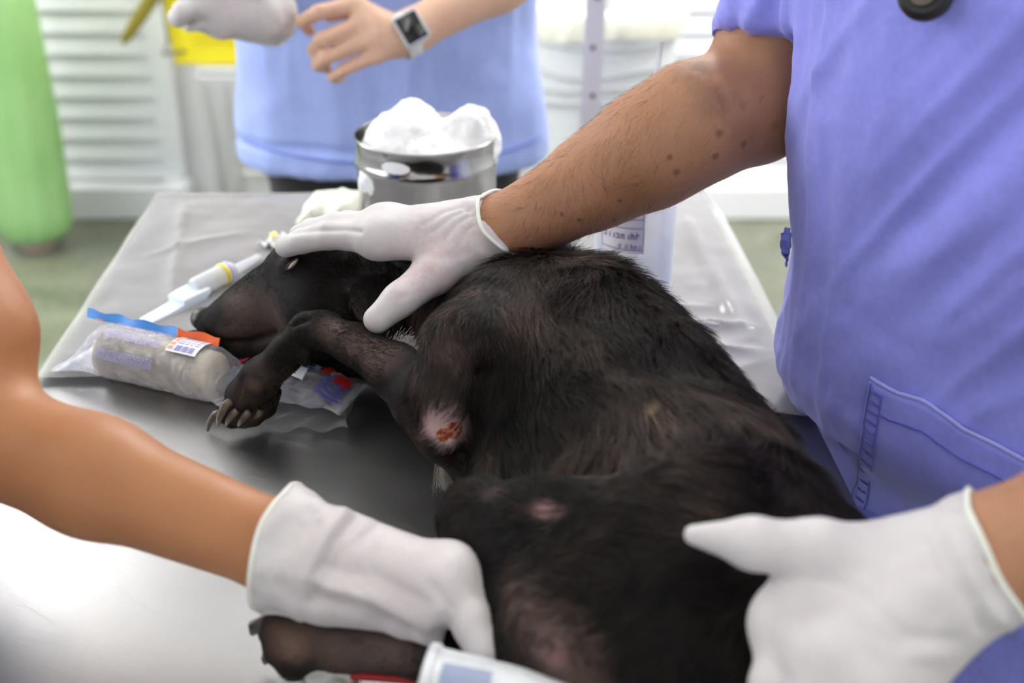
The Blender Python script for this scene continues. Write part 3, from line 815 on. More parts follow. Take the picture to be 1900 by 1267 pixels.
# loose wrapper flap lying on the steel in front of the packet
b = MB(); vs = []
for i in range(13):
    for j in range(7):
        p = T(500 + 12.5*i + 8*math.sin(j), 752 + 9*j - 2.0*i*(1-j/6), .003); p[2] = TZ + .0045 + .0025*(1 + math.sin(i*1.1 + j*1.4))*(.4 + j/7)
        vs.append(p)
b.add(vs, [(i*7+j, i*7+j+1, (i+1)*7+j+1, (i+1)*7+j) for i in range(12) for j in range(6)])
b.build('wrapper_flap', clear('thin flap', (.98, .98, .99), .06, (.9, .9, .92), .06, 1.5, .5, 60, .004), pk, True)

# ------------------------------------------------------------------ the dog
DH = .0026
dog = thing('dog', 'thin black dog lying on its side on the steel table', 'dog', (.07, .72, TZ))
F = Field((-.32, .40, TZ-.004), (.33, 1.08, TZ+.215), DH)
flow = []                                     # (a, b, ra, rb, direction, fur length, tone) guides the coat
def limb(pts, k=.012, fur=.006, first_k=None, n=None, flat=1.0, tone=0, rev=False):
    P = [(T(p[0], p[1], p[2]), p[3]) for p in pts]
    F.chain(P, k, n, flat, first_k)
    for (a, ra), (c, rb) in zip(P[:-1], P[1:]):
        d = nrm(c - a); flow.append((a, c, ra, rb, -d if rev else d, fur, tone))
# trunk: neck, chest, loin, rump
limb([(800, 575, .062, .052), (880, 590, .070, .060), (985, 630, .074, .070), (1075, 705, .086, .083), (1160, 800, .080, .077), (1245, 915, .077, .071), (1320, 1025, .075, .073), (1385, 1130, .068, .066), (1400, 1220, .062, .055)], .03, .028)
limb([(720, 555, .066, .045), (800, 575, .062, .052)], .03, .014)
F.ell(T(945, 800, .050), (.05, .06, .046), .03)              # keel of the chest
F.ell(T(1010, 870, .050), (.06, .06, .044), .03)
F.ell(T(1120, 900, .058), (.08, .08, .055), .03)              # belly
# shoulder and upper arm
limb([(930, 560, .145, .022), (880, 650, .128, .034), (850, 735, .102, .0265), (836, 790, .080, .0185)], .018, .010)
F.ell(T(985, 560, .135), (.05, .03, .022), .03)
# forearm, wrist, paw of the upper foreleg
limb([(828, 796, .073, .0205), (792, 742, .085, .0250), (735, 688, .095, .0200), (660, 640, .105, .0148), (600, 612, .108, .0138), (572, 614, .104, .0138)], .007, .0050, first_k=.024)
F.ell(T(833, 808, .081), (.0175, .0165, .0165), .008)
limb([(572, 614, .104, .0135), (530, 655, .085, .0125), (485, 700, .060, .0150), (455, 735, .040, .0165)], .008, .004)
F.ell(T(566, 664, .088), (.0055, .0055, .007), .006)          # carpal pad
limb([(540, 672, .08, .007), (522, 700, .066, .004)], .005, .003)
TOES = [((468, 722, .044), (432, 752, .030), (412, 770, .020)), ((476, 738, .036), (448, 768, .024), (430, 782, .014)), ((490, 742, .034), (470, 772, .022), (452, 782, .012)), ((505, 728, .038), (494, 756, .024), (478, 772, .013))]
for a, c, e in TOES:
    limb([(*a, .0080), (*c, .0086), (*e, .0066)], .0022, .003)
F.ell(T(476, 752, .022), (.012, .011, .008), .005)
# lower foreleg, folded under the head
limb([(760, 660, .030, .026), (620, 660, .024, .017), (500, 655, .017, .013), (410, 642, .013, .012), (365, 634, .0125, .011)], .012, .004)
for a, c in (((375, 628, .016), (350, 627, .015)), ((372, 640, .014), (346, 641, .010))):
    limb([(*a, .0075), (*c, .0065)], .003, .003)
# head
limb([(402, 606, .048, .0155), (432, 598, .053, .0195), (480, 578, .061, .0262), (530, 558, .069, .0335), (595, 545, .079, .0430), (670, 545, .076, .047)], .02, .0035, rev=False)
F.ell(T(566, 502, .104), (.027, .026, .022), .024)            # brow
F.ell(T(625, 506, .104), (.044, .034, .026), .03)             # skull
F.ell(T(610, 582, .084), (.036, .028, .026), .03)            # cheek
limb([(412, 634, .029, .0115), (455, 650, .030, .014), (540, 640, .042, .020), (620, 610, .058, .026)], .008, .0035)   # jaw
F.ell(T(545, 492, .121), (.012, .009, .008), .006)            # eyelids
F.ell(T(384, 594, .050), (.0115, .0115, .0105), .006)         # nose pad base
# ear folded back under the hand
limb([(665, 505, .118, .014), (700, 550, .112, .019), (712, 600, .100, .013)], .012, .012, n=(.2, -.7, .7), flat=.35)
# hind leg on top: thigh, shank, foot
limb([(1290, 1050, .096, .060), (1150, 1050, .092, .044), (1010, 1008, .092, .034), (908, 972, .090, .0255)], .02, .014)
limb([(890, 968, .088, .0245), (900, 1030, .078, .022), (965, 1130, .064, .020), (1045, 1290, .050, .0165), (1085, 1400, .040, .017)], .014, .006)
F.ell(T(1190, 1170, .065), (.085, .08, .062), .03)            # buttock and lower thigh
limb([(1085, 1400, .036, .0165), (960, 1300, .034, .0150), (800, 1210, .034, .0155), (640, 1190, .034, .0165), (560, 1185, .034, .0170)], .01, .004)
HT = [((575, 1165, .042), (520, 1160, .040), (500, 1170, .034)), ((570, 1190, .034), (520, 1200, .026), (512, 1212, .018)), ((580, 1210, .028), (545, 1228, .018), (535, 1232, .012))]
for a, c, e in HT: limb([(*a, .0105), (*c, .0105), (*e, .0080)], .0035, .003)
# lower hind leg and tail
limb([(1180, 1220, .035, .034), (1000, 1330, .022, .020), (900, 1420, .018, .014)], .015, .005)
limb([(1400, 1230, .05, .02), (1460, 1330, .025, .014), (1500, 1450, .018, .010)], .012, .012)
x_, y_, z_ = [np.arange(F.n[i], dtype=np.float32)*np.float32(F.h) + np.float32(F.lo[i]) for i in range(3)]
F.F = np.maximum(F.F, (TZ + .0012 - z_)[None, None, :])
DV, DQ = F.verts(2)
DN = vnormals(DV, DQ)
# soft relief: ribs, muscle, loose skin
chest_c = T(1080, 720, .085)
rib_d = nrm(T(1245, 915, .077) - T(985, 630, .074))
sc = (DV - chest_c) @ rib_d
wgt = np.exp(-(np.linalg.norm(DV - chest_c, axis=1)/.10)**2)
DV = DV + DN*(.0004*np.sin(sc/.0175*2*math.pi + 2*fbm(DV, 12, 4, 2))*wgt + .0042*fbm(DV, 16, 2, 3)*np.clip((DV[:, 0]+.06)/.08, 0, 1))[:, None]
DN = vnormals(DV, DQ)
_b = bvh_of(DV, DQ); lips = np.zeros(len(DV))
for l_, dep, wd in ((((388, 622), (420, 634), (465, 632), (510, 616), (545, 602), (572, 590)), .0034, .0026), (((852, 850), (866, 822), (876, 790), (886, 740), (898, 690)), .009, .006),
                    (((452, 700), (440, 740), (428, 770)), .002, .0026), (((478, 706), (466, 745), (452, 775)), .002, .0026), (((500, 712), (492, 745), (478, 770)), .002, .0026)):
    P_ = [cast(_b, *q)[0] for q in l_]; P_ = [p for p in P_ if p is not None]; dmin = np.full(len(DV), 1.0)
    for a_, c_ in zip(P_[:-1], P_[1:]):
        ab = c_ - a_
        if ab @ ab > .003: continue
        t_ = np.clip(((DV - a_) @ ab)/(ab @ ab), 0, 1); dmin = np.minimum(dmin, np.linalg.norm(DV - a_ - t_[:, None]*ab, axis=1))
    g_ = np.exp(-(dmin/wd)**2); DV = DV - DN*(dep*g_)[:, None]
    if dep == .0034: lips = g_
DN = vnormals(DV, DQ)
def on_dog():
    return bvh_of(DV, DQ)
DB = on_dog()

# skin colour: dark, with thin-coated and bare places, and sheen painted as lighter patches
BARE_SHEEN = []                                     # (centre, radius, colour, amount of hair left)
def bare_sheen(px, py, r, col, hair=.2, amt=1.0):
    p, n = cast(DB, px, py)
    if p is not None: BARE_SHEEN.append((p, r, np.array(lin(col)), hair, amt))
for x, y, r in ((695, 662, .017), (655, 640, .015), (615, 618, .014)): bare_sheen(x, y, r, (142, 120, 114), 1.5, .5)
bare_sheen(800, 735, .022, (92, 76, 72), 1.1, .35); bare_sheen(830, 775, .012, (160, 134, 134), .35, .7)
bare_sheen(836, 804, .0135, (212, 182, 184), .01, .98); bare_sheen(810, 790, .010, (200, 168, 170), .1, .9)
bare_sheen(1012, 944, .007, (160, 124, 122), .15, .9); bare_sheen(1040, 950, .006, (130, 100, 98), .3, .7)
bare_sheen(1207, 757, .006, (206, 176, 140), .05, .95)
for x, y, r in ((960, 1110, .018), (985, 1150, .020), (1020, 1200, .022), (1050, 1245, .022)): bare_sheen(x, y, r, (104, 84, 78), .55, .6)
bare_sheen(1030, 1215, .007, (136, 102, 98), .3, .7)
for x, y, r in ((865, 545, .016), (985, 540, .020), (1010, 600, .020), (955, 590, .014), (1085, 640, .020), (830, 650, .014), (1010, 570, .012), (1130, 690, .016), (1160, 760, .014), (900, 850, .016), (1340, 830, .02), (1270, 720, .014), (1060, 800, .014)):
    bare_sheen(x, y, r, (112, 92, 86), 1.0, .55)  # thin-coat tint on shoulder and back, lit sheen painted into the colour
bare_sheen(806, 784, .013, (190, 160, 160), .12, .9)
bare_sheen(470, 715, .006, (112, 84, 78), .3, .9); bare_sheen(700, 1215, .03, (96, 80, 76), .6, .6)
bare_sheen(640, 1180, .03, (104, 88, 84), .6, .6); bare_sheen(520, 1190, .016, (120, 92, 82), .4, .6)
for x, y, r in ((430, 768, .010), (455, 774, .010), (480, 764, .009), (450, 735, .013), (480, 700, .012)): bare_sheen(x, y, r, (98, 84, 76), .6, .5)
bare_sheen(545, 1205, .011, (124, 100, 88), .5, .7); bare_sheen(590, 1170, .010, (96, 80, 74), .6, .5); bare_sheen(720, 1195, .016, (116, 98, 92), .5, .6); bare_sheen(620, 1220, .012, (104, 84, 74), .5, .6)
bare_sheen(925, 912, .008, (120, 100, 96), .4, .6)
for x, y, r in ((470, 590, .022), (520, 600, .022), (440, 560, .016), (430, 615, .014)): bare_sheen(x, y, r, (112, 94, 88), .9, .6)  # brown-grey sheen of the snout, painted into skin and fur
bare_sheen(500, 560, .018, (84, 72, 70), .8, .5)
base = np.array([.0085, .0068, .0064])
vc = np.tile(base, (len(DV), 1)); hair = np.ones(len(DV)); tint = np.zeros(len(DV))
vn_ = fbm(DV, 26, 9, 3)
vc = vc*(1 + .35*vn_)[:, None]
for p, r, c, hl, amt in BARE_SHEEN:
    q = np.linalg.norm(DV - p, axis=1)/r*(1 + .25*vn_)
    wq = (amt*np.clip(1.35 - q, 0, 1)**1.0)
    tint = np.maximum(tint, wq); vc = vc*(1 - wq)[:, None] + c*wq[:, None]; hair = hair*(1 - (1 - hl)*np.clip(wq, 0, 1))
vc = vc*(1 - .8*lips)[:, None]; hair = hair*(1 - .9*lips)
wound_p, wound_n = cast(DB, 836, 800)
M = MT('dog skin'); M.set(Roughness=.62, Specular_IOR_Level=.10)
at = M.n('Attribute'); at.attribute_name = 'tone'
c = at.outputs['Color']
c = M.mix(M.math('MULTIPLY', M.noise(420, 3), .35), c, (.02, .016, .015))
for px, py, r, wp in ((845, 799, .0060, .0016), (822, 807, .0042, .0014)):
    p_, _ = cast(DB, px, py)
    red = M.ramp(M.noise(320, 4), [(.25, lin((84, 30, 20))), (.5, lin((134, 60, 40))), (.75, lin((190, 150, 120)))])
    c = M.mix(M.near(p_, r, r + .0010, wp, 420), c, red)
M.col(c); M.bump(M.noise(300, 4), .12, .0006)
m_dogskin = M.m
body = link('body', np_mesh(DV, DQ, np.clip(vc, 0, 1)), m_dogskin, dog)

# the coat
def coat(name, N, V, Q, Nn, dens, length, direc, colr, rad, parent, seed, lift=.40, curl=.25, K=5, vary=.55, floor_z=TZ+.002):
    rng = np.random.default_rng(seed)
    A = np.linalg.norm(np.cross(V[Q[:, 2]] - V[Q[:, 0]], V[Q[:, 3]] - V[Q[:, 1]]), axis=1)*.5
    wt = A*dens[Q].mean(1); f = rng.choice(len(Q), N, p=wt/wt.sum())
    u, v = rng.random(N)[:, None], rng.random(N)[:, None]
    def ip(X): return (X[Q[f, 0]]*(1-u) + X[Q[f, 1]]*u)*(1-v) + (X[Q[f, 3]]*(1-u) + X[Q[f, 2]]*u)*v
    P = ip(V); n = ip(Nn); n /= np.linalg.norm(n, axis=1)[:, None] + 1e-9
    d = ip(direc); L = ip(length[:, None])[:, 0]*rng.uniform(.6, 1.15, N)
    tuft = 1.35*np.stack([fbm(P, 22, seed+k*5, 2) for k in range(3)], 1) + .7*np.stack([fbm(P, 150, seed+40+k*5, 2) for k in range(3)], 1)
    d = d + tuft*.42 + rng.normal(0, .10, (N, 3))
    d = d - n*(d*n).sum(1)[:, None]; d /= np.linalg.norm(d, axis=1)[:, None] + 1e-9
    lf = lift*np.clip(1 + .5*fbm(P, 30, seed+77, 2), .65, 1.6)[:, None]
    pts = np.zeros((N, K, 3)); pts[:, 0] = P - n*.0006
    for k in range(1, K):
        s = k/(K-1)
        dd = d*(1 - .1*s) + n*lf*(1 - .80*s) + (tuft - n*np.minimum((tuft*n).sum(1), 0)[:, None])*curl*s*.5 + np.array([0, 0, -.05*s])
        dd /= np.linalg.norm(dd, axis=1)[:, None]
        pts[:, k] = pts[:, k-1] + dd*(L/(K-1))[:, None]
    pts[:, :, 2] = np.maximum(pts[:, :, 2], floor_z)
    cv = bpy.data.hair_curves.new(name); cv.add_curves([K]*N)
    cv.attributes['position'].data.foreach_set('vector', pts.astype(np.float32).ravel()) if 'position' in cv.attributes else cv.position_data.foreach_set('vector', pts.astype(np.float32).ravel())
    r = cv.attributes.get('radius') or cv.attributes.new('radius', 'FLOAT', 'POINT')
    r.data.foreach_set('value', np.tile(np.linspace(1, .25, K), N).astype(np.float32)*np.float32(rad))
    ta = cv.attributes.new('tone', 'FLOAT_COLOR', 'CURVE')
    cc_ = np.ones((N, 4), np.float32); cc_[:, :3] = np.clip(ip(colr)*np.exp(rng.normal(0, vary, (N, 1)) + vary*.9*fbm(P, 130, seed+61, 2)[:, None]), 0, 1); ta.data.foreach_set('color', cc_.ravel())
    o = bpy.data.objects.new(name, cv); COL.objects.link(o)
    if parent is not None:
        o.parent = parent; o.matrix_parent_inverse = Matrix.Translation(-parent.location)
    o['kind'] = 'stuff'
    return o
M = MT('black coat'); M.set(Roughness=.40, Specular_IOR_Level=.22)
at = M.n('Attribute'); at.attribute_name = 'tone'; M.col(at.outputs['Color']); m_fur = M.m
W = np.zeros(len(DV)); dirs = np.zeros_like(DV); ln = np.zeros(len(DV))
for a, c, ra, rb, d, fur, tone in flow:
    ab = c - a; t = np.clip(((DV - a) @ ab)/(ab @ ab), 0, 1); q = np.linalg.norm(DV - a - t[:, None]*ab, axis=1) - (ra + (rb-ra)*t)
    wq = np.exp(-np.maximum(q, 0)/.005) + 1e-6
    W += wq; dirs += wq[:, None]*d; ln += wq*fur
dirs /= W[:, None]; ln /= W
# on the trunk the hair also falls from the spine down towards the belly
trunk = np.clip((ln - .010)/.006, 0, 1)
dirs = dirs + trunk[:, None]*np.array([-.55, -.25, -.45])*.7
dens = np.clip(hair, .02, 2)*(DN[:, 2] > -.75)*(.5 + 1.3*(ln < .0095))
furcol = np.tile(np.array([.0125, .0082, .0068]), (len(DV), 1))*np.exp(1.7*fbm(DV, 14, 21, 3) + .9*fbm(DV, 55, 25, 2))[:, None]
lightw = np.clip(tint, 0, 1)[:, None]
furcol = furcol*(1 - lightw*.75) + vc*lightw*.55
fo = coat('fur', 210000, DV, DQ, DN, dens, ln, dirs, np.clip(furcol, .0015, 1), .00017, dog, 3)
fo.data.materials.append(m_fur)

# white tuft under the elbow, white hair at the throat
def tuft(name, px, py, h, d, n, L, col, spread, seed):
    rng = np.random.default_rng(seed); p = T(px, py, h); K = 5; pts = np.zeros((n, K, 3))
    pts[:, 0] = p + rng.normal(0, spread, (n, 3))
    dd = np.array(d) + rng.normal(0, .16, (n, 3))
    for k in range(1, K):
        s = k/(K-1); x = dd + np.array([0, 0, -.3*s]); x -= (pts[:, 0]-p)*s*30; x /= np.linalg.norm(x, axis=1)[:, None]
        pts[:, k] = pts[:, k-1] + x*(L/(K-1))*rng.uniform(.7, 1.1, (n, 1))
    pts[:, :, 2] = np.maximum(pts[:, :, 2], TZ+.002)
    cv = bpy.data.hair_curves.new(name); cv.add_curves([K]*n)
    cv.attributes['position'].data.foreach_set('vector', pts.astype(np.float32).ravel())
    r = cv.attributes.get('radius') or cv.attributes.new('radius', 'FLOAT', 'POINT')
    r.data.foreach_set('value', np.tile(np.linspace(.00017, .00005, K), n).astype(np.float32))
    o = bpy.data.objects.new(name, cv); COL.objects.link(o); o.parent = dog; o.matrix_parent_inverse = Matrix.Translation(-dog.location)
    cv.materials.append(simple(name + ' hair', col, .5)); o['kind'] = 'stuff'; o['label'] = 'whitish hair tuft'
tuft('elbow_tuft', 826, 822, .060, (.05, -.35, -1), 300, .036, (196, 190, 182), .0022, 4)
tuft('throat_tuft', 752, 645, .092, (-.6, -.4, -.5), 700, .008, (216, 210, 206), .0055, 5)

# nose, eye, claws
M = MT('wet nose'); M.set(Base_Color=lin((24, 22, 23)), Roughness=.36); M.bump(M.noise(900, 2), .4, .0004)
nf = Field(T(374, 591, .05) - .024, T(374, 591, .05) + .024, .0008)
nc = T(378, 591, .0505)
nf.ell(nc, (.0118, .0124, .0105), .003); nf.ell(nc + np.array([.004, -.003, .003]), (.009, .008, .006), .004)
nf.ell(nc + np.array([-.002, -.0120, -.001]), (.0022, .004, .0038), .002, sub=True); nf.ell(nc + np.array([-.0105, -.001, -.002]), (.004, .0022, .0035), .002, sub=True)
nf.ell(nc + np.array([.004, -.0125, -.0025]), (.004, .003, .0018), .002, sub=True)
V, Q = nf.verts(1); o = link('nose', np_mesh(V, Q), M.m, dog); o['label'] = 'smooth black nose pad'
ep, en = cast(DB, 543, 490)
if ep is not None:
    ea = nrm(D(552, 482, 1.0) - D(534, 500, 1.0)); eb = nrm(np.cross(en, ea)); b = MB(); vs, fs = [], []
    for i in range(9):
        for k in range(14):
            q = 2*math.pi*k/14; r = i/8; sharp = (1 - .25*abs(math.cos(q)))
            vs.append(ep + ea*.0062*r*math.cos(q) + eb*.0018*r*math.sin(q)*sharp + en*(.0018*(1 - r*r) - .0003))
    b.add(vs, [(i*14+k, i*14+(k+1) % 14, (i+1)*14+(k+1) % 14, (i+1)*14+k) for i in range(8) for k in range(14)])
    o = b.build('eye', simple('pale third eyelid', (232, 208, 202), .18, var=.03), dog, True); o['label'] = 'half closed pale eye'
    b = MB(); rim = []
    b.tube([ep + ea*.0068*math.cos(q) + eb*.0023*math.sin(q) + en*.0003 for q in np.linspace(0, 2*math.pi, 25)], .0008, 8); b.build('eyelid', simple('eyelid', (30, 26, 26), .4), dog, True)
m_claw = simple('horn claw', (98, 86, 72), .4, var=.25, nscale=150)
def claw(pts, r=.0034, mat=None):
    b = MB(); P = [T(*p) for p in pts]; b.tube(P, [r, r*1.05, r*.85, r*.35][:len(P)] if len(P) == 4 else [r, r*.9, r*.3], 10); b.build('claw', mat or m_claw, dog, True)
m_dclaw = simple('dark claw', (58, 50, 48), .4, var=.2, nscale=150)
claw([(414, 764, .025), (400, 769, .022), (389, 783, .012), (385, 799, .003)])
claw([(432, 742, .042), (418, 752, .040), (408, 772, .030), (404, 788, .020)], .0036)
claw([(440, 762, .036), (432, 768, .033), (424, 779, .026), (419, 789, .017)], .0030)
claw([(462, 764, .036), (455, 772, .032), (447, 782, .024), (442, 790, .016)], .0030)
claw([(484, 762, .032), (478, 769, .028), (470, 778, .020), (464, 785, .013)], .0028)
claw([(522, 700, .066), (516, 706, .061), (514, 713, .056), (516, 722, .051)], .0026)
claw([(352, 626, .016), (335, 628, .015), (322, 630, .012), (312, 633, .006)], .0032)
claw([(346, 641, .010), (334, 644, .009), (324, 647, .006), (318, 650, .003)], .003)
claw([(505, 1162, .038), (487, 1160, .038), (473, 1163, .034), (468, 1175, .028)], .0055, m_dclaw)
claw([(512, 1205, .022), (500, 1212, .018), (494, 1222, .012), (492, 1230, .006)], .004, m_dclaw)
claw([(538, 1226, .014), (528, 1234, .011), (522, 1240, .007), (520, 1245, .004)], .004, m_dclaw)

# ------------------------------------------------------------------ people
def skin_mat(name, rgb, dark, seed=0, spots=True):
    M = MT(name); M.set(Roughness=.48, Subsurface_Weight=.12, Subsurface_Radius=(.012, .005, .003), Subsurface_Scale=.6)
    c = M.ramp(M.noise(14, 4), [(.3, lin(dark)), (.7, lin(rgb))])
    if spots:
        sp_ = M.ramp(M.noise(75, 1), [(.74, (0, 0, 0)), (.80, (1, 1, 1))])
        c = M.mix(M.math('MULTIPLY', sp_, .28), c, lin(tuple(int(x*.55) for x in dark)))
        pr_ = M.ramp(M.noise(420, 2), [(.35, (0, 0, 0)), (.7, (1, 1, 1))])
        c = M.mix(M.math('MULTIPLY', pr_, .16), c, lin(tuple(int(x*.8) for x in dark)))
    M.col(c); M.bump(M.noise(520, 3), .22, .0006); return M
def cloth_mat(name, rgb, var=.10, weave=900):
    M = MT(name); M.set(Roughness=.85, Sheen_Weight=.25, Sheen_Roughness=.5)
    c = lin(rgb); a = tuple(x*(1-var) for x in c); b_ = tuple(min(1, x*(1+var)) for x in c)
    f = M.math('ADD', M.math('MULTIPLY', M.noise(7, 4), .7), M.math('MULTIPLY', M.noise(160, 2), .3))
    M.col(M.ramp(f, [(.35, a), (.65, b_)])); M.bump(M.noise(weave, 2), .22, .0004); return M.m
def latex_mat(name, blush=()):
    """thin white glove: skin shows pink where the latex is stretched, powder elsewhere"""
    M = MT(name); M.set(Roughness=.5, Subsurface_Weight=.12, Subsurface_Radius=(.006, .004, .003), Specular_IOR_Level=.35)
    c = M.ramp(M.noise(30, 4), [(.3, lin((198, 192, 193))), (.7, lin((214, 209, 208)))])
    pk_ = lin((206, 180, 182))
    for p, r0, r1, amt in blush:
        fac = M.math('MULTIPLY', M.near(p, r0, r1, .016, 70), M.math('MULTIPLY', M.ramp(M.noise(260, 5, None, .7), [(.38, (.15, .15, .15)), (.58, (1, 1, 1))]), amt))
        c = M.mix(fac, c, pk_)
    M.col(c); M.bump(M.noise(180, 4, None, .6), .25, .0012); return M.m
m_rim = simple('rolled latex edge', (240, 238, 226), .45, var=.02, Subsurface_Weight=.1)

def bbox(pts, m): 
    P = np.array(pts); return P.min(0) - m, P.max(0) + m
def line_relief(lines):
    """folds of the latex along picture lines, cut into the glove surface"""
    def f(V):
        q = V - CAM; dep = q[:, 1]*CP - q[:, 2]*SP; up_ = q[:, 1]*SP + q[:, 2]*CP
        X = np.stack([950 + FPX*q[:, 0]/dep, 633.5 - FPX*up_/dep], 1); out = np.zeros(len(V)); mid = np.median(dep)
        for pts, wd, ht in lines:
            P_ = np.array(pts, float); dm = np.full(len(V), 1e9)
            for a, c in zip(P_[:-1], P_[1:]):
                ab = c - a; t = np.clip(((X - a) @ ab)/(ab @ ab), 0, 1); dm = np.minimum(dm, np.linalg.norm(X - a - t[:, None]*ab, axis=1))
            out += ht*np.exp(-(dm/wd)**2)*np.clip((mid + .012 - dep)/.02, 0, 1)
        return out
    return f
def glove(person, label, wrist, cuff_end, r_w, r_c, mcps, fingers, thumb, mat, h=.0016, palm_k=.016, extra=(), wr=.0010, wrinkle=None):
    """mcps: [(point, radius)] from index to little finger; fingers: list of [(point, radius)...] after each knuckle; thumb: [(point, radius)...]"""
    allp = [wrist, cuff_end] + [p for p, r in mcps] + [p for f in fingers for p, r in f] + [p for p, r in thumb]
    lo, hi = bbox(allp, .045); F = Field(lo, hi, h)
    wrist = np.array(wrist); cuff_end = np.array(cuff_end); ax = nrm(cuff_end - wrist)
    F.cone(wrist - ax*.004, cuff_end + ax*.02, r_w, r_c + (r_c - r_w)*.6, .004)
    for p, r in mcps: F.cone(wrist, p, r_w*.80, r*1.10, palm_k)
    for (p, r), (q, s) in zip(mcps[:-1], mcps[1:]): F.cone(p, q, r*1.04, s*1.04, palm_k)
    for a in extra: F.cone(*a)
    for (p, r), f in zip(mcps, fingers): F.chain([(p, r)] + list(f), .003, first_k=.006)
    F.chain(thumb, .006, first_k=.014)
    F.cut(cuff_end, ax)
    V, Q = F.verts(2); N = vnormals(V, Q)
    t = (V - wrist) @ ax; Lc = np.linalg.norm(cuff_end - wrist)
    wz = np.clip(t/Lc*1.0 + .7, 0, 1)
    sidev = nrm(np.cross(ax, [0.3, .2, 1])); q = (V - wrist) @ sidev
    d = wr*fbm(V, 60, 31, 3)*(.35 + wz) + .0014*wz*np.sin(t/.0075 + 60*q*np.sign(vnoise(V, 20, 4)) + 3*vnoise(V, 40, 6))
    if wrinkle is not None: d = d + wrinkle(V)
    V = V + N*d[:, None]
    o = link('glove', np_mesh(V, Q), mat, person); o['label'] = label
    # rolled edge that follows the cut end
    e1 = nrm(np.cross(ax, [0, 0, 1.])); e2 = np.cross(ax, e1); rim = []
    near = np.abs((V - cuff_end) @ ax) < .0035; E = V[near] - cuff_end; ang = np.arctan2(E @ e2, E @ e1); rad = np.linalg.norm(E - np.outer(E @ ax, ax), axis=1)
    for k in range(48):
        a = -math.pi + 2*math.pi*k/48; dd = np.abs((ang - a + math.pi) % (2*math.pi) - math.pi) < .14
        r = np.percentile(rad[dd], 92) if dd.any() else r_c
        rim.append(cuff_end + (e1*math.cos(a) + e2*math.sin(a))*r + ax*.0006*math.sin(5*a))
    rim = rim + rim[:2]
    b = MB(); b.tube(rim, .0016, 8, False); b.build('rolled_edge', m_rim, o, True)
    return V, Q
def head(F, c, f, s=1.0):
    c = np.array(c); f = nrm(f); l = np.cross([0, 0, 1.], f); R = np.array([f, l, [0, 0, 1.]])
    P = lambda a, b_, d: c + f*a*s + l*b_*s + np.array([0, 0, d*s])
    F.ell(P(0, 0, .03), (.098*s, .076*s, .095*s), .02, R); F.ell(P(.02, 0, -.045), (.07*s, .058*s, .07*s), .03, R)
    F.ell(P(.055, 0, -.085), (.022*s, .024*s, .018*s), .03, R)
    F.cone(P(.088, 0, .02), P(.105, 0, -.02), .010*s, .014*s, .012)
    for sg in (-1, 1):
        F.ell(P(-.005, .076*sg, -.005), (.018*s, .007*s, .032*s), .006, R)
        F.ell(P(.084, .032*sg, .022), (.014*s, .018*s, .012*s), .008, R, sub=True)
    F.cone(P(.085, -.022, -.055), P(.085, .022, -.055), .008*s, .008*s, .008)
    F.cone(P(.094, -.020, -.056), P(.094, .020, -.056), .0025, .0025, .004, sub=True)
def face_bits(person, c, f, s, haircol, long=False):
    c = np.array(c); f = nrm(f); l = np.cross([0, 0, 1.], f); R = np.array([f, l, [0, 0, 1.]])
    P = lambda a, b_, d: c + f*a*s + l*b_*s + np.array([0, 0, d*s])
    for sg in (-1, 1):
        b = MB(); b.lathe([(.0115*math.sin(x), -.0115*math.cos(x)) for x in np.linspace(.02, math.pi-.02, 10)], P(.078, .032*sg, .022), 16, f); e = b.build('eye', simple('eye white', (235, 232, 228), .2), person, True)
        b = MB(); b.lathe([(.0, .0121), (.003, .0119), (.0055, .0108)], P(.078, .032*sg, .022), 16, f); b.build('iris', simple('brown iris', (50, 30, 20), .2), e, True)
    F = Field(c - .16, c + .16, .005)
    F.ell(P(-.012, 0, .045), (.104*s, .084*s, .096*s), .01, R)
    if long: F.ell(P(-.075, 0, -.05), (.05*s, .07*s, .10*s), .03, R); F.ell(P(-.12, 0, .05), (.04*s, .045*s, .045*s), .02, R)
    F.ell(P(.085, 0, -.02), (.085*s, .075*s, .095*s), .02, R, sub=True)
    V, Q = F.verts(1); N = vnormals(V, Q); V = V + N*(.003*fbm(V, 60, 3, 2))[:, None]
    link('hair', np_mesh(V, Q), simple('dark hair', haircol, .5), person)
def legs(person, c, r_dir, top, mat, spread=.09, shoe=(40, 40, 44), ra=.085, hip=.19):
    c = np.array(c); F = Field((c[0]-.32, c[1]-.32, .03), (c[0]+.32, c[1]+.32, top+.02), .008)
    F.ell((c[0], c[1], top-.10), (hip, .13, .14), .04)
    for sg in (-1, 1):
        p = c + np.array(r_dir)*spread*sg; F.chain([((p[0], p[1], top-.12), ra), ((p[0], p[1], .5), ra*.74), ((p[0], p[1], .06), ra*.68)], .03)
        b = Field((p[0]-.16, p[1]-.16, -.002), (p[0]+.16, p[1]+.16, .12), .006)
        ff = np.array([r_dir[1], -r_dir[0]])
        b.cone((p[0], p[1], .045), (p[0]+ff[0]*.10, p[1]+ff[1]*.10, .035), .045, .038, .01); b.F = np.maximum(b.F, (.001 - np.arange(b.n[2])*b.h - b.lo[2])[None, None, :].astype(np.float32))
        V, Q = b.verts(1); link('shoe', np_mesh(V, Q), simple('dark shoe', shoe, .6), person)
    F.cut((0, 0, .05), (0, 0, -1)); V, Q = F.verts(1)
    return link('trousers', np_mesh(V, Q), mat, person)

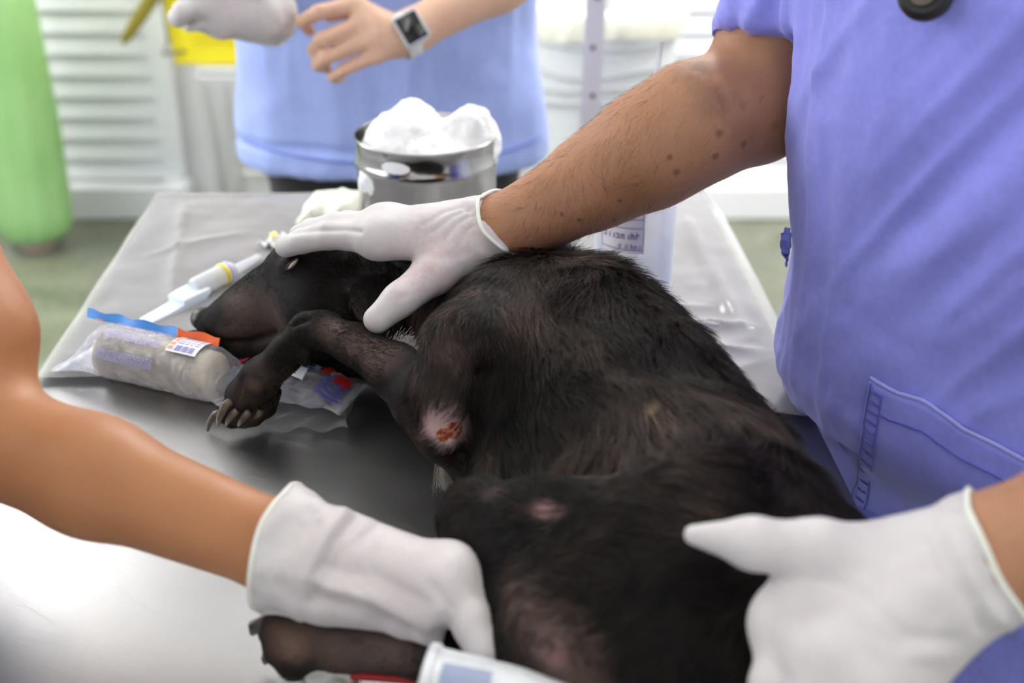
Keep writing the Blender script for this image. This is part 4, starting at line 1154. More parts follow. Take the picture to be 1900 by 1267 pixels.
# ---- the person on the right (both gloved hands on the dog)
A = thing('person', 'person in violet blue scrubs with both white gloved hands on the dog', 'person', (.46, .86, 0))
RA = np.array([-.6, .8, 0]); FA = np.array([-.8, -.6, 0]); ANG = math.atan2(.8, -.6)
m_scrubA = cloth_mat('violet blue scrubs', (142, 144, 234))
m_scrubA2 = cloth_mat('violet blue hem', (130, 132, 226))
sh_r = np.array([.262, .985, TZ+.505]); sh_l = np.array([.475, .665, TZ+.50])
el_r = T(1400, 192, .25); hemc = T(1436, 98, .287)
wr_r = T(938, 424, .168)
el_l = np.array([.47, .565, TZ+.25]); wr_l = T(1805, 1047, .150); cu_l = T(1854, 1028, .158)
armR = [(sh_r, .052), (hemc, .045), (el_r, .0455), (T(1290, 228, .243), .0455), (T(1200, 281, .222), .0435), (T(1100, 338, .196), .0355), (T(1010, 390, .178), .0275), (wr_r, .0235), (T(860, 430, .165), .019)]
armL = [(sh_l, .052), (el_l, .042), (el_l*.6 + wr_l*.4, .038), (cu_l, .0262), (wr_l, .025), (T(1700, 1090, .135), .022)]
headA = np.array([.30, .775, TZ+.76])
F = Field((-.06, .40, TZ-.05), (.66, 1.12, TZ+.92), .0042)
F.chain(armR, .02); F.chain(armL, .02)
F.loft([(TZ-.02, .425, .86, .13, .08, ANG), (TZ+.25, .385, .84, .14, .085, ANG), (TZ+.45, .37, .825, .15, .075, ANG), (TZ+.53, .365, .82, .09, .06, ANG)], .04)
F.cone((.365, .82, TZ+.50), headA + np.array([.03, .02, -.05]), .062, .055, .03); head(F, headA, FA)
V, Q = F.verts(2)
_b = bvh_of(V, Q); N = vnormals(V, Q); creases = []
for l_ in (((1288, 128), (1320, 190), (1372, 262)), ((1300, 120), (1345, 190), (1405, 262)), ((1280, 150), (1300, 200), (1340, 258)), ((1310, 130), (1330, 160), (1350, 185))):
    P_ = [cast(_b, *q)[0] for q in l_]; P_ = [p for p in P_ if p is not None]; creases.append(P_)
    dmin = np.full(len(V), 1.0)
    for a_, c_ in zip(P_[:-1], P_[1:]):
        ab = c_ - a_; t_ = np.clip(((V - a_) @ ab)/(ab @ ab), 0, 1); dmin = np.minimum(dmin, np.linalg.norm(V - a_ - t_[:, None]*ab, axis=1))
    V = V - N*(.0016*np.exp(-(dmin/.004)**2))[:, None]
AV, AQ = V, Q; AN = vnormals(V, Q)
# crease and veins on the forearm
MA = skin_mat('brown skin', (180, 131, 97), (162, 113, 82))
cb_ = MA.b.inputs['Base Color'].links[0].from_socket
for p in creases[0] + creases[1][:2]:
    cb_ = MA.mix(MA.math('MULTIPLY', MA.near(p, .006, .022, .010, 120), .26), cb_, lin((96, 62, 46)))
for q, r in (((1243, 292), .0026), ((1255, 320), .0032), ((1335, 248), .0036), ((1328, 290), .0030), ((1380, 268), .0032), ((1075, 408), .0022), ((1150, 372), .0018), ((1043, 398), .0018)):
    p_ = cast(_b, *q)[0]
    if p_ is not None: cb_ = MA.mix(MA.math('MULTIPLY', MA.near(p_, r*.5, r*1.3, .0012, 300), .6), cb_, lin((92, 56, 42)))
MA.col(cb_); MA.set(Roughness=.58)
bodyA = link('body', np_mesh(V, Q), MA.m, A)
face_bits(A, headA, FA, 1.0, (20, 18, 18))
legs(A, (.47, .87), RA[:2], TZ-.03, m_scrubA2)
# scrub top
def rings(lst): return [(TZ+h, cx, cy, a, b_, ANG) for h, cx, cy, a, b_ in lst]
F = Field((.10, .50, TZ-.36), (.72, 1.16, TZ+.63), .005)
F.loft(rings([(-.34, .465, .88, .19, .135), (-.06, .453, .88, .19, .14), (-.012, .444, .875, .192, .145), (.02, .412, .85, .195, .150), (.05, .399, .842, .195, .148), (.14, .398, .840, .192, .140), (.25, .381, .832, .190, .134), (.38, .366, .825, .192, .126), (.47, .364, .82, .180, .105), (.54, .36, .82, .12, .075)]), .02, 2.25)
F.cone(sh_r + np.array([.03, -.03, 0]), hemc, .074, .0515, .03); F.cone(sh_l, sh_l*.45 + el_l*.55, .072, .062, .03)
x_, y_, z_ = [np.arange(F.n[i], dtype=np.float32)*np.float32(F.h) + np.float32(F.lo[i]) for i in range(3)]
def trim(F, c, ax, R):
    d = (x_ - c[0])[:, None, None]*ax[0] + (y_ - c[1])[None, :, None]*ax[1] + (z_ - c[2])[None, None, :]*ax[2]
    rr2 = (x_ - c[0])[:, None, None]**2 + (y_ - c[1])[None, :, None]**2 + (z_ - c[2])[None, None, :]**2
    m_ = np.sqrt(rr2) - R                      # only close to the hem
    F.F = np.maximum(F.F, np.minimum(d, -m_).astype(np.float32))
axh = nrm(el_r - hemc); trim(F, hemc, axh, .085)
F.cone(hemc - axh*.02, hemc + axh*.05, .047, .0475, .001, sub=True)     # hollow sleeve end
axl = nrm(el_l - sh_l); trim(F, sh_l*.45 + el_l*.55, axl, .10)
F.ell((.345, .80, TZ+.57), (.085, .085, .075), .01, sub=True)
SV, SQ = F.verts(2); N = vnormals(SV, SQ)
lat = (SV - np.array([.39, .84, TZ])) @ np.array([.6, -.8, 0]); zz = SV[:, 2] - TZ; fr = (SV - np.array([.39, .84, TZ])) @ FA
def ridge(x): return 1 - np.abs(x)*2
s = lat*.82 - zz*.57; t = lat*.57 + zz*.82
d = .0055*ridge(vnoise(np.stack([s*20 + .5*fbm(SV, 6, 3, 2), t*3.2, fr*2], 1), 1.0, 5)) + .0030*ridge(vnoise(np.stack([s*44, t*5, fr*4], 1), 1.0, 8))
d *= np.clip((zz + .02)/.15, .3, 1)
d += .0035*ridge(vnoise(np.stack([(lat + .10)*60, zz*3, fr*3], 1), 1.0, 12))*np.clip((-lat - .03)/.08, 0, 1)
d += .003*fbm(SV, 18, 15, 3)*np.clip(1.1 - zz/.22, .2, 1) + .0006*fbm(SV, 90, 18, 2)
SV = SV + N*d[:, None]
shirtA = link('scrub_top', np_mesh(SV, SQ), m_scrubA, A)
SB = bvh_of(SV, SQ)
# sleeve hem band and its stitching
def ring_band(c, ax, r, w0, w1, mat, name, parent, n=48, th=.0012):
    e1 = nrm(np.cross(ax, [0, 0, 1.])); e2 = np.cross(ax, e1); vs = []
    for q in np.linspace(0, 2*math.pi, n, endpoint=False):
        u = e1*math.cos(q) + e2*math.sin(q); rw = r + .0012*math.sin(6*q)
        for x, dr in ((w0, th*.3), (w0+.001, th), (w1-.001, th), (w1, th*.3)): vs.append(c + ax*x + u*(rw + dr))
    return link(name, mesh(vs, [(i*4+k, ((i+1) % n)*4+k, ((i+1) % n)*4+k+1, i*4+k+1) for i in range(n) for k in range(3)]), mat, parent)
hb = ring_band(hemc, axh, .0518, -.021, .002, m_scrubA2, 'sleeve_hem', shirtA)
hb.data.materials[0] = m_scrubA2

def patch(bvh, rows, off, name, mat, parent, th=.0012, sub=None):
    """cloth piece laid on the body: rows of picture points carried onto the surface"""
    vs = []; R_, C_ = len(rows), len(rows[0])
    for r in rows:
        for (px, py) in r:
            p, n_ = cast(bvh, px, py)
            if p is None: p = vs[-1] if vs else np.zeros(3); vs.append(p); continue
            vs.append(p + n_*off)
    V = np.array(vs)
    for _ in range(2):                         # ease out the small bumps
        G_ = V.reshape(R_, C_, 3).copy(); G_[1:-1, 1:-1] = .5*G_[1:-1, 1:-1] + .125*(G_[:-2, 1:-1] + G_[2:, 1:-1] + G_[1:-1, :-2] + G_[1:-1, 2:]); V = G_.reshape(-1, 3)
    i = np.arange(R_*C_).reshape(R_, C_)
    Q = np.stack([i[:-1, :-1], i[1:, :-1], i[1:, 1:], i[:-1, 1:]], -1).reshape(-1, 4)
    o = link(name, np_mesh(V, Q), mat, parent)
    m = o.modifiers.new('cloth thickness', 'SOLIDIFY'); m.thickness = th; m.offset = 0
    return o, V.reshape(R_, C_, 3)
def polyl(pts, t):
    pts = np.array(pts, float); d = np.r_[0, np.cumsum(np.linalg.norm(np.diff(pts, axis=0), axis=1))]; d /= d[-1]
    return np.array([np.interp(t, d, pts[:, 0]), np.interp(t, d, pts[:, 1])])
top_e = [(1619, 700), (1665, 728), (1722, 745), (1790, 795), (1845, 822), (1898, 850), (1950, 878)]
left_e = [(1619, 700), (1607, 780), (1592, 880), (1575, 985), (1570, 1010)]
def pk_px(u, v): return polyl(top_e, u) + (polyl(left_e, v) - np.array(left_e[0]))*np.array([1, 1.0])
rows = [[pk_px(u, v) for u in np.linspace(0, 1, 26)] for v in np.linspace(0, 1, 24)]
pocket, PG = patch(SB, rows, .0030, 'pocket', cloth_mat('pocket cloth', (136, 138, 230)), shirtA, .0018)
m_seam = cloth_mat('worn seam', (158, 158, 232), .05)
b = MB(); b.tube([p + np.array([0, 0, .001]) for p in PG[0]], .0016, 8); b.build('pocket_edge', m_seam, pocket, True)
def stitch(pts2d, r, name, mat, parent, off=.0044):
    b = MB()
    P = [cast(SB, x, y) for x, y in pts2d]; b.tube([p + n_*off for p, n_ in P if p is not None], r, 6); return b.build(name, mat, parent, True)
m_dst = cloth_mat('dark stitching', (84, 88, 186), .05)
stitch([pk_px(.012, v) for v in np.linspace(.02, .98, 30)], .0006, 'seam', m_dst, pocket); stitch([pk_px(.085, v) for v in np.linspace(.05, .98, 30)], .0007, 'seam', m_dst, pocket)
b = MB()
for v in np.linspace(.05, .97, 17):
    q = [cast(SB, *pk_px(u, v + .012*(u/.08))) for u in (.022, .05, .078)]
    if all(p is not None for p, n_ in q): b.tube([p + n_*.0044 for p, n_ in q], [.0007, .0012, .0007], 6)
o = b.build('ladder_stitch', m_dst, pocket, True); o['kind'] = 'stuff'
stitch([pk_px(u, .16) for u in np.linspace(.09, .97, 30)], .0007, 'seam', m_dst, pocket)
# small ruffled slit at the side of the top
vs = []
for i in range(19):
    z = i/18; xx = 1500
    while xx > 1440 and cast(SB, xx, 428 + 70*z)[0] is not None: xx -= 2          # walk to the edge of the cloth
    p = cast(SB, xx + 8, 428 + 70*z)[0]
    if p is None: continue
    wd_ = .0075*math.sin(math.pi*min(1, z*1.1 + .05))**.6
    for j in range(5):
        t_ = j/4; vs.append(p + np.array([-.003 - wd_*t_, .004 + .004*t_, .0016*math.sin(i*1.9)*t_]) + np.array([0, -.0022*math.sin(i*1.3)*t_, 0]))
nr = len(vs)//5
o = link('side_flap', mesh(vs, [(i*5+j, i*5+j+1, (i+1)*5+j+1, (i+1)*5+j) for i in range(nr-1) for j in range(4)]), m_scrubA2, shirtA); o.modifiers.new('cloth thickness', 'SOLIDIFY').thickness = .0016
# dark rounded chest piece
hp, hn = cast(SB, 1744, -14)
st = thing('stethoscope', 'dark stethoscope hanging on the front of the violet blue scrub top', 'stethoscope', hp)
m_blk = simple('black rubber', (34, 33, 34), .45); m_ch = simple('tinted metal', (120, 110, 104), .25, 1.0)
dcen = hp + hn*.013
b = MB(); b.lathe([(0, -.006), (.015, -.006), (.0165, -.003), (.0165, .002), (.013, .006), (0, .006)], dcen, 32, nrm(hn + np.array([.5, 0, .2]))); b.build('chest_piece', m_blk, st, True, 40)
b = MB(); b.lathe([(0, .0062), (.009, .0062), (.009, .0085), (0, .0085)], dcen, 24, nrm(hn + np.array([.5, 0, .2]))); b.build('diaphragm', m_ch, st, True, 40)
nk = np.array([.365, .82, TZ+.60])
def spline(pts, n=8):
    P_ = [np.array(p, float) for p in pts]; P_ = [2*P_[0]-P_[1]] + P_ + [2*P_[-1]-P_[-2]]; out = []
    for i in range(1, len(P_)-2):
        for t_ in np.linspace(0, 1, n, endpoint=False):
            out.append(.5*(2*P_[i] + (P_[i+1]-P_[i-1])*t_ + (2*P_[i-1]-5*P_[i]+4*P_[i+1]-P_[i+2])*t_**2 + (3*P_[i]-P_[i-1]-3*P_[i+1]+P_[i+2])*t_**3))
    return out + [P_[-2]]
b = MB(); b.tube(spline([dcen + np.array([0, 0, .012]), dcen + np.array([0, 0, .05]) + hn*.008, (dcen+nk)/2 + FA*.03, nk + FA*.085 + np.array([.0, 0, -.01]), nk + np.array([.055, -.065, .015]), nk - FA*.07 + np.array([.02, -.02, .01]), nk - FA*.075 + RA*.06]), .0048, 10); b.build('tube', m_blk, st, True)

# glove on the dog's head
wA = line_relief([(((878, 384), (840, 400), (800, 432)), 4, -.0010), (((888, 392), (850, 412), (822, 446)), 4, -.0010), (((900, 402), (868, 426), (850, 458)), 4, -.0010), (((862, 382), (822, 394), (786, 418)), 4, -.0009),
    (((520, 437), (561, 428), (640, 425), (668, 430)), 5, -.0022), (((742, 556), (752, 548)), 6, -.0008), (((860, 470), (820, 480), (790, 470)), 10, -.0010)])
im = T(700, 441, .166)
mc = [(im, .0132), (im + np.array([.002, .019, .0005]), .0132), (im + np.array([.007, .037, -.006]), .0125), (im + np.array([.016, .053, -.018]), .0115)]
fi = [[(T(612, 437, .160), .0112), (T(560, 447, .149), .0102), (T(530, 458, .138), .0092)],
      [(T(622, 420, .163), .0112), (T(578, 428, .150), .0100), (T(556, 436, .138), .0092)],
      [(T(645, 414, .150), .0105), (T(610, 420, .138), .0098), (T(592, 430, .124), .009)],
      [(T(672, 412, .134), .0098), (T(648, 418, .122), .0090), (T(634, 426, .112), .0082)]]
th = [(T(872, 452, .158), .022), (T(806, 506, .146), .0165), (T(742, 556, .136), .0128), (T(700, 592, .126), .0108)]
blA = [(T(800, 455, .175), .012, .050, 1.0), (T(905, 440, .18), .008, .03, .8), (T(760, 520, .15), .005, .022, .7)]
glove(A, 'powdery white glove pressed on the dog head', wr_r, T(940, 419, .172) + nrm(T(1010, 390, .178) - wr_r)*.004, .0255, .0272, mc, fi, th, latex_mat('powdered latex', blA), .0016, wrinkle=wA,
      extra=[(th[0][0], im, .018, .011, .012), (th[0][0], wr_r, .02, .022, .012)])
# glove on the rump
mc = [(T(1470, 1160, .128), .0150), (T(1535, 1225, .130), .0150), (T(1602, 1272, .120), .0142), (T(1665, 1292, .104), .0130)]
fi = [[(T(1440, 1270, .112), .0128), (T(1420, 1360, .085), .0115), (T(1405, 1420, .062), .010)],
      [(T(1500, 1350, .112), .0128), (T(1480, 1430, .085), .0115), (T(1470, 1480, .06), .010)],
      [(T(1580, 1390, .10), .0120), (T(1560, 1470, .075), .011), (T(1550, 1510, .05), .0095)],
      [(T(1650, 1395, .085), .0110), (T(1640, 1460, .06), .010), (T(1630, 1500, .04), .009)]]
th = [(T(1690, 1050, .145), .021), (T(1515, 1026, .158), .0155), (T(1395, 1007, .168), .0125), (T(1286, 992, .166), .0052)]
blB = [(T(1545, 1040, .15), .004, .022, .5), (T(1500, 1010, .15), .004, .02, .4)]
glove(A, 'white glove gripping the dog rump', wr_l, cu_l, .0290, .0350, mc, fi, th, latex_mat('white latex', blB), .0018, wrinkle=line_relief([(((1742, 962), (1795, 1062), (1852, 1150)), 12, .0020), (((1716, 968), (1768, 1075), (1822, 1166)), 12, -.0020), (((1600, 1110), (1680, 1180), (1770, 1190)), 16, -.0020), (((1560, 1150), (1660, 1220), (1740, 1215)), 16, .0014), (((1500, 985), (1512, 1020), (1505, 1050)), 12, -.0012), (((1440, 1090), (1500, 1075), (1560, 1085)), 16, -.0014)]),
      extra=[(th[0][0], mc[0][0], .022, .015, .016), (th[1][0], mc[0][0], .013, .013, .014)])
# arm hair
dn = np.zeros(len(AV))
for p in (T(1180, 270, .23), T(1100, 330, .21), T(1230, 200, .25), T(1020, 370, .19), T(1150, 220, .24)): dn = np.maximum(dn, np.exp(-(np.linalg.norm(AV - p, axis=1)/.05)**2))
ad = nrm(wr_r - el_r); dr = np.tile(ad*.6 + np.array([.1, .1, -.5]), (len(AV), 1))
ah = coat('arm_hair', 1500, AV, AQ, AN, np.where(dn > .12, dn, 0), np.full(len(AV), .013), dr, np.tile(np.array([.02, .012, .008]), (len(AV), 1)), .00007, A, 9, .25, .6, 6)
ah.data.materials.append(m_fur)

# ---- the person behind the table
B = thing('person', 'person in light blue scrubs and black trousers behind the steel canister', 'person', (-.19, 1.87, 0))
bcx, bcy = -.192, 1.875
m_scrubB = cloth_mat('light blue scrubs', (168, 186, 246)); m_skinB = skin_mat('light skin', (226, 186, 160), (212, 168, 142), spots=False).m
shl, shr = np.array([.0, bcy, 1.345]), np.array([-.385, bcy, 1.345])
ell_, wrl = G(1075, -120, 1.70), G(762, 60, 1.585)
elr, wrr = np.array([-.40, 1.80, 1.09]), G(470, -4, 1.585)
hB = np.array([bcx, 1.83, 1.56]); fB = (0, -1, -.1)
F = Field((-.52, 1.42, .95), (.16, 2.02, 1.72), .0045)
mB = [(G(660, 8, 1.575), .0115), (G(672, 42, 1.565), .0115), (G(686, 71, 1.56), .011), (G(702, 101, 1.56), .0100)]
fB_ = [[(G(592, 22, 1.548), .0100), (G(560, 40, 1.562), .0090), (G(576, 58, 1.588), .0082)], [(G(596, 74, 1.540), .0100), (G(582, 92, 1.562), .0090), (G(600, 98, 1.588), .008)],
       [(G(604, 108, 1.540), .0094), (G(588, 121, 1.562), .0086), (G(606, 125, 1.588), .008)], [(G(634, 132, 1.545), .0086), (G(617, 143, 1.565), .008), (G(632, 147, 1.588), .0072)]]
F.chain([(shl, .046), (ell_, .040), (ell_*.5 + wrl*.5, .037), (wrl, .0255), (G(735, 72, 1.583), .023)], .02)
for p, r in mB: F.cone(G(740, 70, 1.583), p, .020, r*1.1, .010)
for (p, r), (q, s_) in zip(mB[:-1], mB[1:]): F.cone(p, q, r, s_, .008)
for (p, r), f in zip(mB, fB_): F.chain([(p, r)] + f, .003, first_k=.005)
F.chain([(G(720, 40, 1.60), .014), (G(680, 20, 1.61), .012), (G(640, 20, 1.61), .010), (G(610, 30, 1.60), .0085)], .006)
F.chain([(shr, .046), (elr, .040), (elr*.5 + wrr*.5, .036), (wrr, .025), (G(440, 10, 1.575), .02)], .02)
F.loft([(1.0, bcx, bcy, .17, .09, 0), (1.25, bcx, bcy, .17, .10, 0), (1.36, bcx, bcy, .16, .07, 0), (1.40, bcx, bcy, .06, .05, 0)], .04)
F.cone((bcx, bcy-.005, 1.36), hB + np.array([0, .02, -.05]), .052, .05, .03); head(F, hB, fB, .95)
V, Q = F.verts(2); link('body', np_mesh(V, Q), m_skinB, B); face_bits(B, hB, fB, .95, (40, 28, 22), True)
legs(B, (bcx, bcy), (-1, 0), .97, cloth_mat('black trousers', (18, 18, 20)), .105, (60, 60, 64), .105, .236)
F = Field((-.50, 1.60, .79), (.14, 2.10, 1.45), .006)
F.loft([(.80, bcx, bcy, .243, .145, 0), (.90, bcx, bcy, .242, .142, 0), (1.02, bcx, bcy, .228, .130, 0), (1.15, bcx, bcy, .215, .128, 0), (1.28, bcx, bcy, .205, .12, 0), (1.36, bcx, bcy, .17, .09, 0), (1.40, bcx, bcy, .10, .07, 0)], .02, 2.2)
F.cone(shl, shl*.4 + ell_*.6, .07, .066, .03); F.cone(shr, shr*.4 + elr*.6, .07, .066, .03)
F.ell((bcx, bcy-.03, 1.43), (.08, .08, .08), .01, sub=True); F.cut((0, 0, .808), (0, 0, -1))
BV, BQ = F.verts(2); N = vnormals(BV, BQ)
X = BV - np.array([bcx, bcy, .8])
d = .006*ridge(vnoise(np.stack([(X[:, 0] + .35*X[:, 2])*14, X[:, 2]*5 - X[:, 0]*4, X[:, 1]*3], 1), 1.0, 3)) + .004*fbm(BV, 11, 6, 3) + .003*ridge(vnoise(np.stack([X[:, 0]*34, X[:, 2]*4, X[:, 1]*3], 1), 1, 9))
d -= .008*np.exp(-((X[:, 2] - .055 + .05*np.abs(X[:, 0]+.1))/.006)**2)*np.clip((-X[:, 1])/.05, 0, 1)*np.clip(-X[:, 0]/.05, 0, 1)
BV = BV + N*d[:, None]
shirtB = link('scrub_top', np_mesh(BV, BQ), m_scrubB, B)
BB = bvh_of(BV, BQ)
b = MB()
hp_ = [cast(BB, x, 226 + 78*math.sqrt(max(0, 1 - ((x-722)/300)**2))) for x in np.linspace(440, 1004, 40)]
b.tube([p + n_*.001 for p, n_ in hp_ if p is not None], .0022, 6); b.build('hem_seam', cloth_mat('blue seam', (116, 136, 210)), shirtB, True)
# their gloved hand at the upper left
mc = [(G(392, -18, 1.545), .0135), (G(390, 8, 1.54), .0135), (G(396, 28, 1.54), .0130), (G(408, 46, 1.545), .012)]
fi = [[(G(350, -40, 1.53), .0115), (G(330, -50, 1.55), .010), (G(330, -45, 1.57), .009)], [(G(346, -14, 1.52), .0115), (G(325, -24, 1.54), .010), (G(330, -20, 1.56), .009)],
      [(G(360, 12, 1.515), .012), (G(338, 22, 1.515), .0125), (G(330, 33, 1.525), .0125)], [(G(372, 42, 1.53), .011), (G(352, 44, 1.55), .0098), (G(360, 36, 1.57), .009)]]
th = [(G(470, -30, 1.56), .02), (G(420, -50, 1.54), .015), (G(390, -70, 1.53), .012), (G(365, -80, 1.53), .010)]
cw = G(500, 22, 1.60)
glove(B, 'white glove with loose cuff at the upper left', G(474, 24, 1.575), cw, .034, .044, mc, fi, th, latex_mat('pale latex', [(G(420, 20, 1.53), .01, .06, .25)]), .002, .018)
# smart watch on the bare wrist
wt = thing('wrist_watch', 'white smart watch with black screen on the wrist of the person behind', 'watch', wrl)
wx = nrm(ell_ - wrl); vd = nrm(CAM - wrl); up = nrm(vd - wx*(vd @ wx)); up = nrm(up + np.cross(wx, up)*-.12); sd_ = np.cross(wx, up)
wc_ = wrl - wx*.006
b = MB(); vs = []; n = 48
for q in np.linspace(0, 2*math.pi, n, endpoint=False):
    u = up*math.cos(q)*.0285 + sd_*math.sin(q)*.0285
    for x, k in ((-.013, 1.0), (-.012, 1.06), (.012, 1.06), (.013, 1.0)): vs.append(wc_ + wx*x + u*k)
b.add(vs, [(i*4+k, ((i+1) % n)*4+k, ((i+1) % n)*4+k+1, i*4+k+1) for i in range(n) for k in range(3)]); b.build('strap', simple('white strap', (236, 234, 232), .5), wt, True)
RM = np.array([wx, sd_, up]).T
b = MB(); b.box(wc_ + up*.0325, (.037, .043, .011), M=RM, bev=.004); b.build('case', simple('silver case', (206, 208, 212), .3, .6), wt, True, 40)
b = MB(); b.box(wc_ + up*.0376, (.030, .036, .0024), M=RM, bev=.001); b.build('screen', simple('black glass', (22, 22, 26), .08), wt, True, 40)
b = MB(); b.lathe([(0, 0), (.003, 0), (.003, .003), (0, .003)], wc_ + up*.0325 + wx*.0185 + sd_*.008, 16, wx); b.build('crown', simple('silver crown', (190, 190, 195), .3, 1.0), wt, True, 40)

# ---- the person at the left edge, holding the hind foot
Cc = thing('person', 'person in navy at the left edge reaching in to hold the hind foot', 'person', (-.60, .74, 0))
m_navy = cloth_mat('navy scrubs', (44, 56, 120)); m_skinC = skin_mat('tan skin', (182, 124, 82), (168, 110, 70), spots=False).m
elc, wrc = T(-62, 792, .130), T(552, 1030, .086)
shc = np.array([-.485, .845, TZ+.40]); fC = np.array([.8, -.6, 0]); rC = np.array([-.6, -.8, 0])
tc = shc[:2] + rC[:2]*.17; hC = np.array([tc[0]+.02, tc[1]-.02, TZ+.66]); shc2 = np.array([*(tc + rC[:2]*.17), TZ+.40]); elc2 = shc2 + np.array([.02, -.08, -.29])
F = Field((-.90, .28, TZ-.02), (.0, 1.02, TZ+.82), .005)
F.chain([(shc, .05), (elc + np.array([-.002, .03, .05]), .040), (elc, .0375), (elc*.6+wrc*.4, .0345), (wrc, .0255), (T(640, 1050, .084), .02)], .02)
F.chain([(shc2, .05), (elc2, .04), (elc2 + np.array([.12, -.10, .12]), .034), (elc2 + np.array([.18, -.14, .17]), .024), (elc2 + np.array([.22, -.16, .20]), .026)], .02)
F.loft([(TZ+.16, tc[0]-.02, tc[1], .11, .07, math.atan2(.8, .6)), (TZ+.3, tc[0], tc[1], .14, .085, math.atan2(.8, .6)), (TZ+.42, tc[0], tc[1], .13, .06, math.atan2(.8, .6))], .03)
F.cone((tc[0], tc[1], TZ+.40), hC + np.array([-.02, .01, -.05]), .055, .05, .03); head(F, hC, fC, .95)
V, Q = F.verts(2); link('body', np_mesh(V, Q), m_skinC, Cc); face_bits(Cc, hC, fC, .95, (24, 20, 18), True)
legs(Cc, (tc[0]-.11, tc[1]+.02), rC[:2], TZ-.04, m_navy)
F = Field((-.92, .30, TZ-.30), (-.22, 1.08, TZ+.50), .006); aC = math.atan2(.8, .6)
F.loft([(TZ-.28, tc[0]-.13, tc[1]+.02, .18, .125, aC), (TZ-.03, tc[0]-.12, tc[1]+.01, .175, .12, aC), (TZ+.05, tc[0]-.05, tc[1], .17, .115, aC), (TZ+.3, tc[0], tc[1], .175, .115, aC), (TZ+.40, tc[0], tc[1], .16, .09, aC), (TZ+.45, tc[0], tc[1], .09, .06, aC)], .02, 2.2)
eu = elc + np.array([-.002, .03, .05]); hemC = shc*.25 + eu*.75
F.cone(shc, hemC, .066, .054, .03); F.cone(shc2, shc2*.35 + elc2*.65, .066, .056, .03)
F.ell((tc[0], tc[1], TZ+.47), (.075, .075, .06), .01, sub=True)
x_, y_, z_ = [np.arange(F.n[i], dtype=np.float32)*np.float32(F.h) + np.float32(F.lo[i]) for i in range(3)]
trim(F, hemC, nrm(eu - shc), .09)
V, Q = F.verts(2); N = vnormals(V, Q); V = V + N*(.004*fbm(V, 16, 4, 3))[:, None]; link('scrub_top', np_mesh(V, Q), m_navy, Cc)
im = T(812, 1098, .082)
mc = [(im, .0145), (im + np.array([.007, .015, -.002]), .0145), (im + np.array([.007, .028, -.012]), .0135), (im + np.array([.002, .036, -.026]), .012)]
fi = [[(T(876, 1150, .074), .0128), (T(905, 1215, .062), .0118), (T(915, 1265, .05), .0105)],
      [(T(905, 1130, .070), .0128), (T(935, 1200, .05), .0115), (T(930, 1240, .032), .010)],
      [im + np.array([.036, .030, -.028]), im + np.array([.044, .026, -.045]), im + np.array([.036, .018, -.058])], [im + np.array([.024, .036, -.042]), im + np.array([.032, .032, -.055]), im + np.array([.026, .026, -.064])]]
fi[2] = [(p, r) for p, r in zip(fi[2], (.012, .011, .0095))]; fi[3] = [(p, r) for p, r in zip(fi[3], (.0108, .0098, .0085))]
th = [(T(610, 1085, .074), .019), (T(690, 1110, .068), .0150), (T(752, 1143, .064), .0122), (T(800, 1166, .060), .0105)]
cuffc = wrc + nrm(elc - wrc)*.012
glove(Cc, 'white glove with flared cuff holding the hind foot', T(585, 1036, .086), cuffc, .0300, .0400, mc, fi, th, latex_mat('soft latex', [(T(690, 1060, .10), .02, .07, .35)]), .0018, wrinkle=line_relief([(((596, 1082), (690, 1108), (792, 1166)), 13, .0034), (((590, 1112), (680, 1136), (760, 1170)), 14, -.0030), (((600, 1055), (700, 1072), (790, 1120)), 18, -.0026),
    (((668, 950), (628, 1000), (596, 1060), (578, 1120)), 13, -.0036), (((640, 945), (600, 1000), (570, 1070)), 12, .0018), (((700, 975), (655, 1010), (620, 1050)), 13, -.0016), (((806, 1090), (836, 1130), (826, 1170)), 14, -.0030)]),
      extra=[(th[0][0], im, .018, .014, .014)])

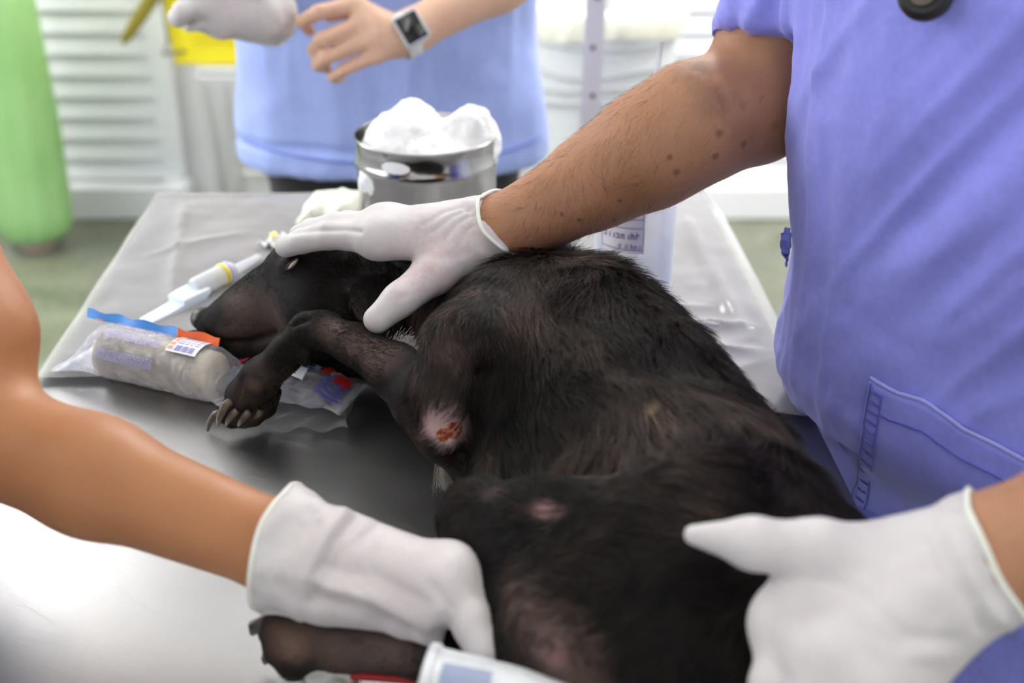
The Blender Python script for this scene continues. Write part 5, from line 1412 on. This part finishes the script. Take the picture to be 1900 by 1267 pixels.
# ------------------------------------------------------------------ last small things in the foreground
cup = T(765, 1372, .050)
cu = thing('plastic_cup', 'translucent white plastic cup lying in front of the held hind foot', 'cup', (cup[0], cup[1], TZ))
cd = nrm([1, -.12, -.06]); c0 = T(778, 1372, .050); c0[2] = TZ + .0505
m_cup = clear('milky cup', (.97, .98, 1), .50, (.92, .93, .95), .3, 1.4)
b = MB(); b.lathe([(.048, 0), (.0500, .0005), (.0500, .005), (.048, .006), (.042, .06), (.037, .105), (.0, .106), (.0, .104), (.0355, .103), (.0405, .06), (.0445, .004), (.046, 0)], c0, 56, cd); b.build('body', m_cup, cu, True, 40)
b = MB(); vs = []
e1 = nrm(np.cross(cd, [0, 1, .3])); e2 = np.cross(cd, e1)
for i in range(13):
    q = math.radians(-25 + 95*i/12)
    for x, r in ((.010, .0489), (.036, .0472)): vs.append(c0 + cd*x + r*(math.cos(q)*e1 + math.sin(q)*e2))
b.add(vs, [(2*i, 2*i+1, 2*i+3, 2*i+2) for i in range(12)]); b.build('label', simple('blue grey inside patch', (130, 140, 168), .5), cu, True)  # blue-grey patch standing in for the cup's inside seen through its wall
# red strap and gauze under the foot
rs0, rs1 = T(655, 1246, .012), T(790, 1258, .012)
b = MB(); b.tube([rs0, rs0*.7+rs1*.3, rs0*.3+rs1*.7, rs1], .0075, 14, True, .55, (0, .5, 1)); tag(b.build('tourniquet', simple('red band', (190, 34, 40), .45), None, True), 'red band lying under the held hind foot', 'strap')
vs = []; gp = T(585, 1285, .004)
for i in range(11):
    for j in range(9): vs.append(gp + np.array([(i/10-.5)*.05, (j/8-.5)*.05, .004 + .0025*math.sin(i*1.2+j) + .002*math.cos(j*1.7)]))
o = link('gauze_pad', mesh(vs, [(i*9+j, (i+1)*9+j, (i+1)*9+j+1, i*9+j+1) for i in range(10) for j in range(8)]), simple('gauze', (240, 240, 238), .9)); o.modifiers.new('thick', 'SOLIDIFY').thickness = .002
tag(o, 'white gauze pad on the steel table under the hind foot', 'gauze')
